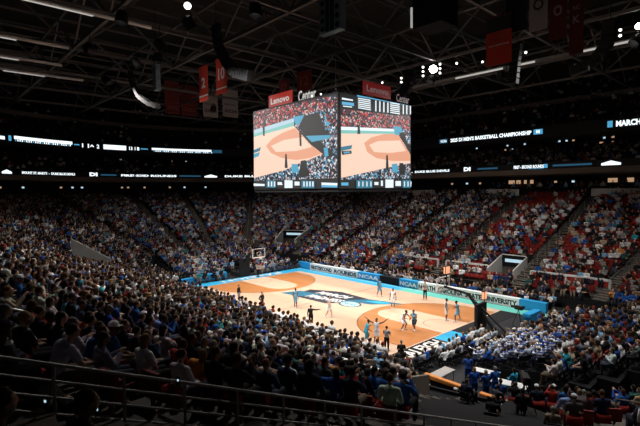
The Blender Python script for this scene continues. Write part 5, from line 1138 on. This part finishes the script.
# a few people close to the camera
fg = figure('fgsit', SIT, 'casual', 'short', .012); fgl = figure('fglean', POSES[1][1], 'casual', 'short', .012)
for F, x, y, hz, rz, sc_, hc, lb in ((fg, 28.95, -30.9, 9.33, .1, (.03, .03, .035), HR[1][0], 'dark silhouetted head and shoulders just on the camera side of the long railing'), (fg, 29.3, -31.55, 9.66, .2, (.04, .04, .045), HR[5][0], 'dark head at the bottom left corner nearest the camera'),
    (fgl, 25.1, -30.6, 8.3, .3, (.35, .33, .31), HR[1][0], 'spectator in pale grey shirt leaning forward behind the long railing at the left')):
    person('foreground_spectator', F, (x, y, hz-F['head'].z), rz, SK[0], hc, sc_, (.02, .02, .03), lb, 'spectator', None)
    z = hz-F['head'].z; o = bpy.data.objects.new('arena_seat', SEM); COL.objects.link(o); o.location = (x, y, z); o.rotation_euler = (0, 0, rz); o.color = (.05, .01, .01, 1); tag(o, 'seat under the %s' % ' '.join(lb.split()[:6]), 'seat', 'dark red seats of the stands')
for i, (x, y, z) in enumerate(((27.9, -30.5, 8.75), (27.4, -30.9, 8.8), (26.9, -29.1, 8.35))):
    r = empty('mobile_phone', (x, y, z), .6, 'small glowing phone held low in the dark bottom left, %s' % ['middle one', 'left one', 'right one'][i], 'phone', 'glowing phones in the dark'); MB().box(-.035, .035, -.004, .004, -.07, .07).build('case', BLKM, r); MB().box(-.012, .018, -.006, -.004, .0, .03).build('lit_screen', E_COOL, r)

# raised camera platform on the darkened rows beside the barrier
r = empty('camera_platform', (25.9, -14.3, -.95), 0, 'black raised camera platform at the bottom right among the darkened rows', 'platform')
MB().box(-1.3, 1.3, -1.2, 1.2, 2.8, 2.95).build('deck', BLK, r)
for sx in (-1.2, 1.2):
    for sy in (-1.1, 1.1): MB().bar((sx, sy, 2.0), (sx, sy, 2.8), .09).build('leg', BLKM, r)
tv_camera(25.6, -13.8, 2.0, .6, 'television camera on the raised black platform')
person('camera_operator', figure('sit00', SIT), (25.8, -14.5, 2.0), .5, SK[0], HR[0][0], (.012, .012, .014), (.012, .012, .014), 'seated operator in black behind the camera on the raised platform', 'person', eyes=True)
for i, (x, y, z, c, n) in enumerate(((22.9, -13.6, 1.35, (.012, .012, .014), 'black'), (24.2, -13.5, 1.35, (.06, .06, .07), 'dark grey'), (23.4, -14.5, 1.66, (.02, .03, .07), 'navy'), (25.6, -16.6, 2.3, (.012, .012, .014), 'black'), (27.4, -15.8, 2.3, (.25, .2, .15), 'tan'))):
    person('crew_member', figure('sit10', POSES[1][1]) if i % 2 else figure('sit00', SIT), (x, y, z), .2*i-.3, SK[i % 4], HR[i][0], c, (.012, .012, .014), 'crew member in %s seated on the darkened rows, %s' % (n, ['just behind the barrier', 'between table and platform', 'one row up', 'behind the platform', 'right of the platform'][i]), 'person', 'crew on the covered rows')
    o = bpy.data.objects.new('folding_chair', CHM); COL.objects.link(o); o.location = (x, y, z); o.rotation_euler = (0, 0, .2*i-.3); tag(o, 'black folding chair under the crew member in %s, chair %d on the darkened rows' % (n, i+1), 'chair', 'black folding chairs on the floor')

for i in range(26):
    s_ = 21-i*.95+random.uniform(-.2, .2); x, y, nx, ny = path(s_, DT+1.4+random.uniform(0, 1.5)); F = (stand_c, stand_t, hips_c)[i % 3]
    person('standing_spectator', F, (x, y, ZT+.32), math.atan2(-ny, -nx)-PI/2+random.uniform(-.4, .4), SK[i % 4], HR[i % 6][0], SHC[(i*5) % 9][0], (.02, .02, .03), '%s clad spectator standing behind the far stand back row, %d along from the left' % (SHC[(i*5) % 9][1], i+1), 'spectator', 'spectators standing on the concourse')
